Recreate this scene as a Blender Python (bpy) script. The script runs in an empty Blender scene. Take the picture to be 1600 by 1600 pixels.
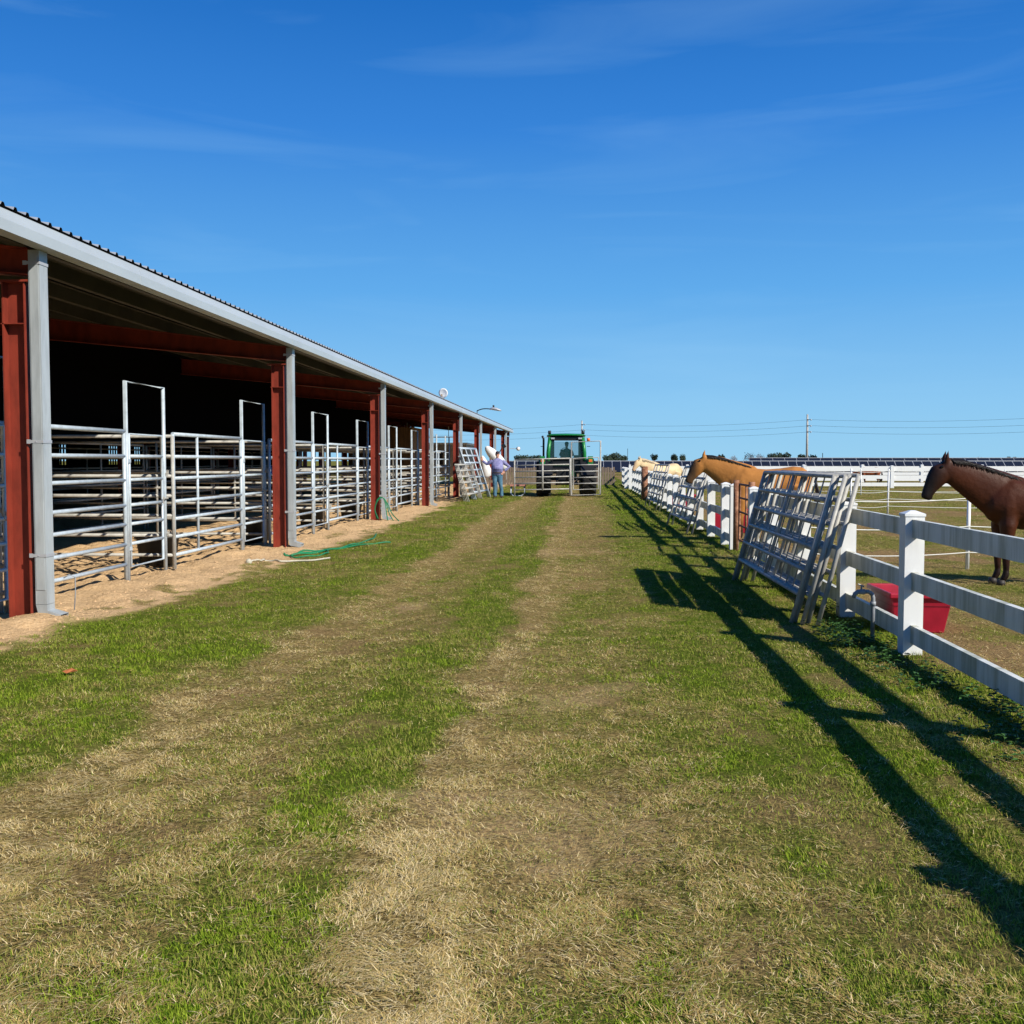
import bpy, bmesh, math, random
import numpy as np
from mathutils import Vector, Matrix, Euler
R = math.radians
S = bpy.context.scene
COL = S.collection
rnd = random.Random(7)

# ------------------------------------------------------------------ camera
H = 1.55
TH = math.atan(80 / 1600)
PH = math.atan(.07 * math.cos(TH))
cd = bpy.data.cameras.new('camera'); cam = bpy.data.objects.new('camera', cd); COL.objects.link(cam)
cd.sensor_width = 36; cd.lens = 36; cd.clip_start = .05; cd.clip_end = 9000
cam.location = (0, 0, H); cam.rotation_euler = (R(90) - TH, 0, PH)
S.camera = cam

# ------------------------------------------------------------------ sky and sun
SUN_DIR = Vector((1.15, -.85, 1.0)).normalized()       # towards the sun
EL = math.asin(SUN_DIR.z); AZ = math.atan2(SUN_DIR.x, SUN_DIR.y)
w = bpy.data.worlds.new('World'); S.world = w; w.use_nodes = True
nt = w.node_tree; nt.nodes.clear()
def N(nt, t, **kw):
    n = nt.nodes.new(t)
    for k, v in kw.items(): setattr(n, k, v)
    return n
def L(nt, a, b): nt.links.new(a, b)
sky = N(nt, 'ShaderNodeTexSky', sky_type='NISHITA', sun_disc=False)
sky.sun_elevation = EL; sky.sun_rotation = AZ; sky.altitude = 0; sky.air_density = 1.0; sky.dust_density = 0.0; sky.ozone_density = 6.0
hs = N(nt, 'ShaderNodeHueSaturation'); hs.inputs['Saturation'].default_value = 1.22; hs.inputs['Value'].default_value = 1.0
L(nt, sky.outputs[0], hs.inputs['Color'])
tc = N(nt, 'ShaderNodeTexCoord')
mp = N(nt, 'ShaderNodeMapping'); mp.inputs['Location'].default_value = (3.1, 1.7, .4); mp.inputs['Rotation'].default_value = (0, R(10), R(20)); mp.inputs['Scale'].default_value = (1.8, 3.0, 16)
L(nt, tc.outputs['Generated'], mp.inputs[0])
n1 = N(nt, 'ShaderNodeTexNoise'); n1.inputs['Scale'].default_value = 1.3; n1.inputs['Detail'].default_value = 7; n1.inputs['Roughness'].default_value = .5; n1.inputs['Distortion'].default_value = .8
L(nt, mp.outputs[0], n1.inputs['Vector'])
mr = N(nt, 'ShaderNodeMapRange'); mr.inputs[1].default_value = .50; mr.inputs[2].default_value = .85; mr.inputs[3].default_value = 0; mr.inputs[4].default_value = .17
L(nt, n1.outputs[0], mr.inputs[0])
spz = N(nt, 'ShaderNodeSeparateXYZ'); L(nt, tc.outputs['Generated'], spz.inputs[0])
rmp = N(nt, 'ShaderNodeValToRGB'); cr = rmp.color_ramp
KS = 1 / 1.2 / .085
for i, (p, c) in enumerate(((0.0, (.30, .62, .88)), (.055, (.255, .57, .89)), (.16, (.12, .41, .84)), (.30, (.040, .235, .70)), (.42, (.012, .145, .53)), (1.0, (.008, .07, .30)))):
    e = cr.elements[i] if i < 2 else cr.elements.new(p)
    e.position = p; e.color = (c[0], c[1], c[2], 1)
L(nt, spz.outputs[2], rmp.inputs[0])
gain = N(nt, 'ShaderNodeVectorMath', operation='SCALE'); gain.inputs['Scale'].default_value = KS; L(nt, rmp.outputs[0], gain.inputs[0])
blend = N(nt, 'ShaderNodeMixRGB'); blend.inputs[0].default_value = .95; L(nt, hs.outputs[0], blend.inputs[1]); L(nt, gain.outputs[0], blend.inputs[2])
mx = N(nt, 'ShaderNodeMixRGB'); L(nt, mr.outputs[0], mx.inputs[0]); L(nt, blend.outputs[0], mx.inputs[1]); mx.inputs[2].default_value = (4.2, 7.2, 9.6, 1)
bg = N(nt, 'ShaderNodeBackground'); bg.inputs[1].default_value = .085
L(nt, mx.outputs[0], bg.inputs[0])
L(nt, bg.outputs[0], N(nt, 'ShaderNodeOutputWorld').inputs[0])
sd = bpy.data.lights.new('sun', 'SUN'); sun = bpy.data.objects.new('sun', sd); COL.objects.link(sun)
sd.energy = 5.0; sd.angle = R(.53); sd.color = (1, .93, .81)
sun.rotation_euler = SUN_DIR.to_track_quat('Z', 'Y').to_euler(); sun.location = (20, -15, 20)
S.view_settings.view_transform = 'Standard'; S.view_settings.look = 'None'; S.view_settings.exposure = .28; S.view_settings.gamma = 1
S.render.engine = 'CYCLES'; S.cycles.max_bounces = 5; S.cycles.diffuse_bounces = 1; S.cycles.transparent_max_bounces = 6

# ------------------------------------------------------------------ materials
def M_(name, col, rough=.7, metal=0., var=.0, vscale=4., bump=0., bscale=30., spec=.4, stretch=(1, 1, 1), col2=None, thr=(.4, .65), coord='Object'):
    m = bpy.data.materials.new(name); m.use_nodes = True
    t = m.node_tree; b = t.nodes['Principled BSDF']
    b.inputs['Roughness'].default_value = rough; b.inputs['Metallic'].default_value = metal
    b.inputs['Specular IOR Level'].default_value = spec
    b.inputs['Base Color'].default_value = (*col, 1)
    if var or bump or col2:
        tc = N(t, 'ShaderNodeTexCoord'); mp = N(t, 'ShaderNodeMapping'); mp.inputs['Scale'].default_value = stretch
        if coord == 'World':
            g = N(t, 'ShaderNodeNewGeometry'); L(t, g.outputs['Position'], mp.inputs[0])
        else: L(t, tc.outputs[coord], mp.inputs[0])
    if var or col2:
        n = N(t, 'ShaderNodeTexNoise'); n.inputs['Scale'].default_value = vscale; n.inputs['Detail'].default_value = 6; n.inputs['Roughness'].default_value = .65
        L(t, mp.outputs[0], n.inputs['Vector'])
        r = N(t, 'ShaderNodeMapRange'); r.inputs[1].default_value = thr[0]; r.inputs[2].default_value = thr[1]
        L(t, n.outputs[0], r.inputs[0])
        c = N(t, 'ShaderNodeMixRGB'); c.inputs[1].default_value = (*col, 1)
        c2 = col2 or tuple(x * (1 - var) for x in col)
        c.inputs[2].default_value = (*c2, 1)
        L(t, r.outputs[0], c.inputs[0]); L(t, c.outputs[0], b.inputs['Base Color'])
    if bump:
        n2 = N(t, 'ShaderNodeTexNoise'); n2.inputs['Scale'].default_value = bscale; n2.inputs['Detail'].default_value = 4
        L(t, mp.outputs[0], n2.inputs['Vector'])
        bp = N(t, 'ShaderNodeBump'); bp.inputs['Strength'].default_value = bump; bp.inputs['Distance'].default_value = .01
        L(t, n2.outputs[0], bp.inputs['Height']); L(t, bp.outputs[0], b.inputs['Normal'])
    return m
MAT = {}
MAT['galv'] = M_('galvanised_pale', (.52, .60, .66), .42, .12, .22, 9, .12, 60)
MAT['galv_dull'] = M_('galvanised_dull', (.46, .45, .41), .55, .05, .35, 7, .15, 50)
MAT['gutter'] = M_('grey_gutter_paint', (.44, .49, .51), .38, .1, .12, 1.5, .03, 8, stretch=(1, .3, 1))
MAT['spout'] = M_('grey_spout_paint', (.42, .46, .48), .38, .1, .25, 2.5, .05, 20, stretch=(3, 3, .6))
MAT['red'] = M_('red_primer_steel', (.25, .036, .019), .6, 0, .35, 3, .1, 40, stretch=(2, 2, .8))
MAT['roof_metal'] = M_('roof_metal', (.50, .53, .55), .4, .4, .2, 3)
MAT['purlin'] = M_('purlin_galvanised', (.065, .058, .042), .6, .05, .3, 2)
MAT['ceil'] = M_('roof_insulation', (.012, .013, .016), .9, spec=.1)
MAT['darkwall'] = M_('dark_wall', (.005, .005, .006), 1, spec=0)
MAT['ply'] = M_('brown_boards', (.20, .11, .045), .7, 0, .4, 2, .2, 30, stretch=(8, 8, .5))
MAT['vinyl'] = M_('white_vinyl', (.80, .81, .79), .35, 0, .16, 6, 0, 10, stretch=(1, 1, .25), thr=(.55, .8))
MAT['vinyl_rail'] = M_('stained_white_vinyl', (.78, .79, .72), .45, 0, .0, 2.2, 0, 10, stretch=(1.0, 3.4, .30), col2=(.27, .28, .17), thr=(.40, .74), coord='World')
MAT['rust'] = M_('rusty_pipe', (.20, .08, .04), .85, .1, .5, 14, .4, 60, col2=(.42, .22, .13))
MAT['black'] = M_('black_rubber', (.025, .027, .03), .5, 0, .3, 8, .1, 30)
MAT['blackmetal'] = M_('black_metal', (.02, .02, .022), .4, .2)
MAT['redtub'] = M_('red_plastic', (.42, .012, .035), .42, 0, .3, 3, .05, 12)
MAT['white'] = M_('white_paint', (.82, .82, .80), .4, 0, .1, 5)
MAT['pvc'] = M_('grey_pipe', (.30, .32, .34), .5, .1, .3, 20)
MAT['green_hose'] = M_('green_hose', (.01, .22, .09), .5, 0, .3, 10)
MAT['rope'] = M_('pale_rope', (.55, .52, .42), .8, 0, .3, 60)
MAT['polerope'] = M_('white_rope', (.85, .85, .78), .6)
MAT['tgreen'] = M_('green_tractor_paint', (.015, .22, .05), .35, .05, .25, 6)
MAT['tyre'] = M_('tyre_rubber', (.02, .02, .02), .75, 0, .3, 10, .4, 30)
MAT['yellow'] = M_('yellow_rim', (.65, .45, .03), .45)
MAT['orange'] = M_('orange_lens', (.75, .16, .03), .3)
MAT['wood'] = M_('weathered_wood', (.25, .19, .14), .85, 0, .5, 3, .5, 20, stretch=(6, 6, .6))
MAT['woodpole'] = M_('pole_wood', (.45, .43, .40), .8, 0, .3, 3)
MAT['solar'] = M_('dark_panel', (.012, .016, .03), .35, .1)
MAT['frame'] = M_('pale_frame', (.45, .47, .50), .5, .3)
MAT['skin'] = M_('skin', (.55, .28, .19), .55, 0, .15, 12)
MAT['shirt'] = M_('pale_lilac_shirt', (.26, .26, .47), .8, 0, .35, 5, .5, 14, col2=(.09, .09, .23))
MAT['jeans'] = M_('blue_jeans', (.045, .12, .20), .85, 0, .4, 8, .5, 20, col2=(.10, .22, .30))
MAT['cap'] = M_('dark_cap', (.03, .02, .03), .8)
MAT['boot'] = M_('boot_leather', (.05, .035, .03), .6)
MAT['navy'] = M_('navy_cloth', (.02, .03, .07), .85)
MAT['blue'] = M_('blue_plastic', (.01, .06, .45), .4)
MAT['leaf'] = M_('dead_leaf', (.45, .15, .05), .7, 0, .4, 20)
MAT['trunk'] = M_('bark', (.08, .06, .045), .9, 0, .3, 6, .5, 20)
MAT['crown'] = M_('far_leaves', (.035, .06, .035), .8, 0, .5, .5, coord='World')
MAT['crown_bare'] = M_('bare_twigs', (.16, .13, .13), .9)
MAT['weed'] = M_('weed_leaves', (.045, .13, .02), .6, 0, .4, 12)
def glass():
    m = bpy.data.materials.new('cab_glass'); m.use_nodes = True
    t = m.node_tree; b = t.nodes['Principled BSDF']
    b.inputs['Base Color'].default_value = (.02, .08, .08, 1); b.inputs['Roughness'].default_value = .02; b.inputs['Alpha'].default_value = .28
    return m
MAT['glass'] = glass()
def emis(name, c, s):
    m = bpy.data.materials.new(name); m.use_nodes = True
    b = m.node_tree.nodes['Principled BSDF']; b.inputs['Base Color'].default_value = (*c, 1)
    b.inputs['Emission Color'].default_value = (*c, 1); b.inputs['Emission Strength'].default_value = s
    return m
MAT['bulb'] = emis('red_bulb', (1, .18, .04), 4)

# ------------------------------------------------------------------ mesh helpers
ORG = {}
class MB:
    def __init__(s): s.v = []; s.f = []
    def add(s, vs, fs):
        o = len(s.v); s.v += [tuple(p) for p in vs]; s.f += [tuple(i + o for i in f) for f in fs]; return s
    def box(s, c, d, rot=None):
        hx, hy, hz = d[0] / 2, d[1] / 2, d[2] / 2
        P = [Vector((x * hx, y * hy, z * hz)) for x in (-1, 1) for y in (-1, 1) for z in (-1, 1)]
        if rot is not None: P = [rot @ p for p in P]
        c = Vector(c)
        return s.add([c + p for p in P], [(0, 1, 3, 2), (4, 6, 7, 5), (0, 4, 5, 1), (2, 3, 7, 6), (0, 2, 6, 4), (1, 5, 7, 3)])
    def b2(s, x0, x1, y0, y1, z0, z1): return s.box(((x0 + x1) / 2, (y0 + y1) / 2, (z0 + z1) / 2), (x1 - x0, y1 - y0, z1 - z0))
    def path(s, pts, r, n=8, cap=True, closed=False):
        pts = [Vector(p) for p in pts]; k = len(pts)
        rs = r if isinstance(r, (list, tuple)) else [r] * k
        vs = []; prev = None
        for i, p in enumerate(pts):
            a = pts[i - 1] if i > 0 else (pts[-1] if closed else p); b = pts[i + 1] if i < k - 1 else (pts[0] if closed else p)
            t = (b - a).normalized()
            if prev is None:
                u = t.cross(Vector((0, 0, 1)))
                if u.length < .1: u = t.cross(Vector((1, 0, 0)))
            else: u = prev - t * prev.dot(t)
            u.normalize(); prev = u; q = t.cross(u)
            vs += [p + (u * math.cos(2 * math.pi * j / n) + q * math.sin(2 * math.pi * j / n)) * rs[i] for j in range(n)]
        fs = []
        for i in range(k if closed else k - 1):
            i2 = (i + 1) % k
            for j in range(n):
                j2 = (j + 1) % n; fs.append((i * n + j, i * n + j2, i2 * n + j2, i2 * n + j))
        if cap and not closed: fs += [tuple(range(n))[::-1], tuple((k - 1) * n + j for j in range(n))]
        return s.add(vs, fs)
    def loft(s, rings, n=16):
        # rings: (x, y, z, half_a, half_b, tilt) ring in the plane whose normal lies in xz at angle tilt; a along the in-plane up, b along y
        vs = []
        for (x, y, z, a, b, t) in rings:
            up = Vector((-math.sin(t), 0, math.cos(t)))
            for j in range(n):
                th = 2 * math.pi * j / n
                vs.append(Vector((x, y, z)) + up * (a * math.cos(th)) + Vector((0, 1, 0)) * (b * math.sin(th)))
        k = len(rings); fs = []
        for i in range(k - 1):
            for j in range(n):
                j2 = (j + 1) % n; fs.append((i * n + j, (i + 1) * n + j, (i + 1) * n + j2, i * n + j2))
        fs += [tuple(range(n)), tuple((k - 1) * n + j for j in range(n))[::-1]]
        return s.add(vs, fs)
    def lathe(s, c, prof, n=24, rot=None):
        vs = []
        for (r, z) in prof:
            for j in range(n):
                th = 2 * math.pi * j / n; p = Vector((r * math.cos(th), r * math.sin(th), z))
                if rot is not None: p = rot @ p
                vs.append(Vector(c) + p)
        fs = []
        for i in range(len(prof) - 1):
            for j in range(n):
                j2 = (j + 1) % n; fs.append((i * n + j, i * n + j2, (i + 1) * n + j2, (i + 1) * n + j))
        return s.add(vs, fs)
    def ball(s, c, r, n=12, sc=(1, 1, 1)):
        m = n // 2; vs = []; fs = []
        for i in range(m + 1):
            a = math.pi * i / m
            for j in range(n):
                b = 2 * math.pi * j / n
                vs.append((c[0] + r * sc[0] * math.sin(a) * math.cos(b), c[1] + r * sc[1] * math.sin(a) * math.sin(b), c[2] + r * sc[2] * math.cos(a)))
        for i in range(m):
            for j in range(n):
                j2 = (j + 1) % n; fs.append((i * n + j, (i + 1) * n + j, (i + 1) * n + j2, i * n + j2))
        return s.add(vs, fs)
    def build(s, name, mat, parent=None, smooth=False, fix=True):
        me = bpy.data.meshes.new(name)
        og = ORG.get(parent.name, Vector((0, 0, 0))) if parent else Vector((0, 0, 0))
        me.from_pydata([(v[0] - og.x, v[1] - og.y, v[2] - og.z) for v in s.v], [], s.f)
        if fix:
            bm = bmesh.new(); bm.from_mesh(me); bmesh.ops.recalc_face_normals(bm, faces=bm.faces); bm.to_mesh(me); bm.free()
        if smooth:
            for p in me.polygons: p.use_smooth = len(p.vertices) <= 4
        me.materials.append(MAT[mat] if isinstance(mat, str) else mat)
        o = bpy.data.objects.new(name, me); COL.objects.link(o)
        if parent: o.parent = parent; ORG[o.name] = og
        else: ORG[o.name] = Vector((0, 0, 0))
        return o
def tag(o, label=None, cat=None, group=None, kind=None):
    if label: o['label'] = label
    if cat: o['category'] = cat
    if group: o['group'] = group
    if kind: o['kind'] = kind
    return o
def thing(name, label, cat, loc=(0, 0, 0), group=None):
    o = bpy.data.objects.new(name, None); COL.objects.link(o); o.empty_display_size = .2
    o.location = loc; ORG[o.name] = Vector(loc)
    return tag(o, label, cat, group)
def dup(root, loc, rot=None, label=None, group=None, scale=None):
    def cp(o, par):
        c = o.copy(); COL.objects.link(c); c.parent = par
        for ch in list(o.children): cp(ch, c)
        return c
    r = cp(root, None); r.location = loc
    if rot is not None: r.rotation_euler = rot
    if scale: r.scale = (scale,) * 3
    if label: r['label'] = label
    if group: r['group'] = group
    return r
ORD = ['first', 'second', 'third', 'fourth', 'fifth', 'sixth', 'seventh', 'eighth', 'ninth', 'tenth', 'eleventh', 'twelfth', 'thirteenth', 'fourteenth']

# ------------------------------------------------------------------ numpy noise
_rs = np.random.RandomState(11)
_LAT = _rs.rand(512, 512)
def vnoise(x, y):
    xi = np.floor(x).astype(int); yi = np.floor(y).astype(int); fx = x - xi; fy = y - yi
    fx = fx * fx * (3 - 2 * fx); fy = fy * fy * (3 - 2 * fy)
    a = _LAT[xi % 512, yi % 512]; b = _LAT[(xi + 1) % 512, yi % 512]; c = _LAT[xi % 512, (yi + 1) % 512]; d = _LAT[(xi + 1) % 512, (yi + 1) % 512]
    return (a * (1 - fx) + b * fx) * (1 - fy) + (c * (1 - fx) + d * fx) * fy
def fbm(x, y, o=4, g=.55):
    s = 0; a = 1; t = 0
    for i in range(o):
        s = s + a * vnoise(x * 2 ** i + 17.3 * i, y * 2 ** i + 5.1 * i); t += a; a *= g
    return s / t
def sst(a, b, x):
    t = np.clip((x - a) / (b - a), 0, 1); return t * t * (3 - 2 * t)
def gauss(x, c, s): return np.exp(-((x - c) / s) ** 2)
def masks(X, Y):
    """dry grass, bare sand, reddish soil, lushness at ground points"""
    w1 = (fbm(X * .55 + 40, Y * .35 + 9, 4) - .5)
    w2 = (fbm(X * 1.7 + 3, Y * 1.1 + 77, 5) - .5)
    w3 = (fbm(X * 6 + 13, Y * 5 + 31, 4) - .5)
    x = X + .55 * w1 + .45 * w2
    trackL = sst(-2.95, -2.6, x) * (1 - sst(-1.75, -1.2, x))
    trackR = sst(-.95, -.7, x) * (1 - sst(.45, 1.0, x))
    trackL = sst(-2.75, -2.45, x) * (1 - sst(-1.6, -1.2, x))
    trackR = sst(-.85, -.65, x) * (1 - sst(.30, .80, x))
    dry = .19 - .17 * sst(.7, 1.1, X) + .42 * trackL + .40 * trackR + .40 * gauss(x, -2.4, .26) + .50 * gauss(x, -.58, .20) - .10 * gauss(x, -1.15, .35)
    dry = dry + .16 * gauss(Y, 3.0, 1.6) * (1 - sst(-.2, .8, X)) * sst(-3.5, -2.6, X) + .22 * sst(9, 22, Y) * sst(-3.0, -2.2, X) * (1 - sst(.5, 1.3, X)) - .12 * gauss(x, -1.0, .35) * sst(8, 20, Y)
    dry = dry + 1.15 * w2 + .9 * w3 + .35 * w1
    dry = dry + .18 * sst(1.2, 2.2, X) * (1 - sst(2.3, 2.6, X)) + .20 * (X < -3.2) * sst(8, 14, Y)
    pad = sst(2.75, 3.2, X)
    dry = dry * (1 - pad) + pad * (.64 + 1.2 * w2 + .4 * w3 + .5 * w1)
    dry = np.clip(dry, 0, 1)
    se = -4.55 + .9 * w2 + .7 * w1 - .25 * sst(30, 45, Y)
    sand = (1 - sst(se - .18, se + .12, X + .5 * w3))
    sand = sand * (1 - .85 * sst(.16, .22, w2 + .3 * w3) * sst(-5.4, -5.1, X))
    sand = sand * (1 - sst(72, 78, Y))
    # bare spots in the lane
    sp = sst(.26, .34, fbm(X * 1.1 + 99, Y * .9 + 55, 5) - .5 + .10 * trackR)
    sand = np.maximum(sand, .30 * sp * (X < 2.5))
    soil = pad * .75 * sst(.06, .22, w1 + w2 * .6 + .10 * gauss(X, 3.3, .9) + .05 * gauss(X, 6, 2) * gauss(Y, 12, 3))
    fr = gauss(X, 2.95, .33) * sst(0, .15, w2 + .08) * sst(4, 5, Y) * (1 - sst(9, 12, Y))
    soil = np.maximum(soil, fr)
    soil = np.maximum(soil, .5 * sst(.16, .24, fbm(X * 1.6 + 9, Y * 1.2 + 155, 4) - .5) * (1 - pad))
    lush = np.clip(gauss(X, 2.35, .55) * 1.1 + .5 * gauss(X, -3.6, .8) + .3 * gauss(x, -1.1, .3), 0, 1)
    return dry, np.clip(sand, 0, 1), np.clip(soil, 0, 1), lush
def height(X, Y):
    h = .035 * (fbm(X * .9, Y * .7 + 3, 3) - .5)
    sm = 1 - sst(-5.0, -4.4, X)
    h = h + sm * (.12 * (fbm(X * 1.8 + 5, Y * 1.6, 4) - .5) + .11 * (fbm(X * 5 + 5, Y * 5, 3) - .5)) * (X > -20)
    h = h - .04 * gauss(X, -2.1, .5) - .03 * gauss(X, .0, .5)
    pd = sst(2.8, 3.4, X); h = h + pd * (.05 * (fbm(X * 5 + 5, Y * 5, 3) - .5))
    h = h * (1 - sst(60, 90, np.hypot(X, Y)))
    # mound at the feet of the nearest post
    h = h + .07 * np.exp(-((X + 5.35) / .35) ** 2 - ((Y - 9.3) / .6) ** 2)
    return h

def grid1(dense0, dense1, step, lo, hi, g=1.08):
    a = list(np.arange(dense0, dense1, step)); s = step; x = a[-1]
    while x < hi: s *= g; x += s; a.append(x)
    s = step; x = a[0]; b = []
    while x > lo: s *= g; x -= s; b.append(x)
    return np.array(b[::-1] + a)
def ground():
    xs = grid1(-8.5, 6.5, .07, -4500, 4500, 1.09); ys = grid1(2.2, 24, .07, -300, 6000, 1.035)
    nx, ny = len(xs), len(ys)
    X, Y = np.meshgrid(xs, ys)
    Xf, Yf = X.ravel(), Y.ravel()
    Z = height(Xf, Yf)
    me = bpy.data.meshes.new('ground')
    co = np.stack([Xf, Yf, Z], 1)
    i = np.arange(ny - 1)[:, None] * nx + np.arange(nx - 1)[None, :]
    q = np.stack([i, i + 1, i + 1 + nx, i + nx], -1).reshape(-1, 4)
    me.vertices.add(len(co)); me.vertices.foreach_set('co', co.ravel())
    me.loops.add(q.size); me.loops.foreach_set('vertex_index', q.ravel().astype(np.int32))
    me.polygons.add(len(q)); me.polygons.foreach_set('loop_start', (np.arange(len(q)) * 4).astype(np.int32))
    me.polygons.foreach_set('use_smooth', np.ones(len(q), bool))
    me.update(); me.validate()
    d, s, so, lu = masks(Xf, Yf)
    at = me.color_attributes.new('mask', 'FLOAT_COLOR', 'POINT')
    at.data.foreach_set('color', np.stack([d, s, so, lu], 1).ravel().astype(np.float32))
    m = bpy.data.materials.new('ground_surface'); m.use_nodes = True; t = m.node_tree; b = t.nodes['Principled BSDF']
    b.inputs['Roughness'].default_value = 1; b.inputs['Specular IOR Level'].default_value = 0
    a = N(t, 'ShaderNodeAttribute', attribute_name='mask'); sp = N(t, 'ShaderNodeSeparateColor'); L(t, a.outputs['Color'], sp.inputs[0])
    g = N(t, 'ShaderNodeNewGeometry')
    def noise(sc, det=6, ro=.65):
        n = N(t, 'ShaderNodeTexNoise'); n.inputs['Scale'].default_value = sc; n.inputs['Detail'].default_value = det; n.inputs['Roughness'].default_value = ro
        L(t, g.outputs['Position'], n.inputs['Vector']); return n.outputs[0]
    def ramp(fac, lo, hi, c1, c2):
        r = N(t, 'ShaderNodeMapRange'); r.inputs[1].default_value = lo; r.inputs[2].default_value = hi; L(t, fac, r.inputs[0])
        x = N(t, 'ShaderNodeMixRGB'); x.inputs[1].default_value = (*c1, 1); x.inputs[2].default_value = (*c2, 1); L(t, r.outputs[0], x.inputs[0]); return x.outputs[0]
    def mix(f, c1, c2):
        x = N(t, 'ShaderNodeMixRGB'); L(t, f, x.inputs[0]); L(t, c1, x.inputs[1]); L(t, c2, x.inputs[2]); return x.outputs[0]
    nf, nm, nl = noise(38, 8, .8), noise(7), noise(1.3)
    green = ramp(nf, .35, .68, (.035, .055, .008), (.18, .23, .03))
    dryc = ramp(nf, .33, .68, (.06, .04, .013), (.48, .35, .14))
    sandc = ramp(nf, .3, .7, (.48, .30, .15), (.82, .58, .33))
    soilc = ramp(nf, .3, .7, (.14, .085, .04), (.40, .26, .13))
    dm = N(t, 'ShaderNodeMath', operation='ADD', use_clamp=True); r = N(t, 'ShaderNodeMapRange'); r.inputs[1].default_value = .3; r.inputs[2].default_value = .7; r.inputs[3].default_value = -.4; r.inputs[4].default_value = .3
    L(t, nm, r.inputs[0]); L(t, r.outputs[0], dm.inputs[0]); L(t, sp.outputs[0], dm.inputs[1])
    c = mix(dm.outputs[0], green, dryc)
    c = mix(sp.outputs[2], c, soilc); c = mix(sp.outputs[1], c, sandc)
    L(t, c, b.inputs['Base Color'])
    bp = N(t, 'ShaderNodeBump'); bp.inputs['Strength'].default_value = 1.; bp.inputs['Distance'].default_value = .045
    L(t, noise(16, 6, .7), bp.inputs['Height'])
    L(t, bp.outputs[0], b.inputs['Normal'])
    me.materials.append(m)
    o = bpy.data.objects.new('ground', me); COL.objects.link(o); tag(o, 'level grass lane, sandy barn floor and worn paddock', kind='structure'); return o
ground()

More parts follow.
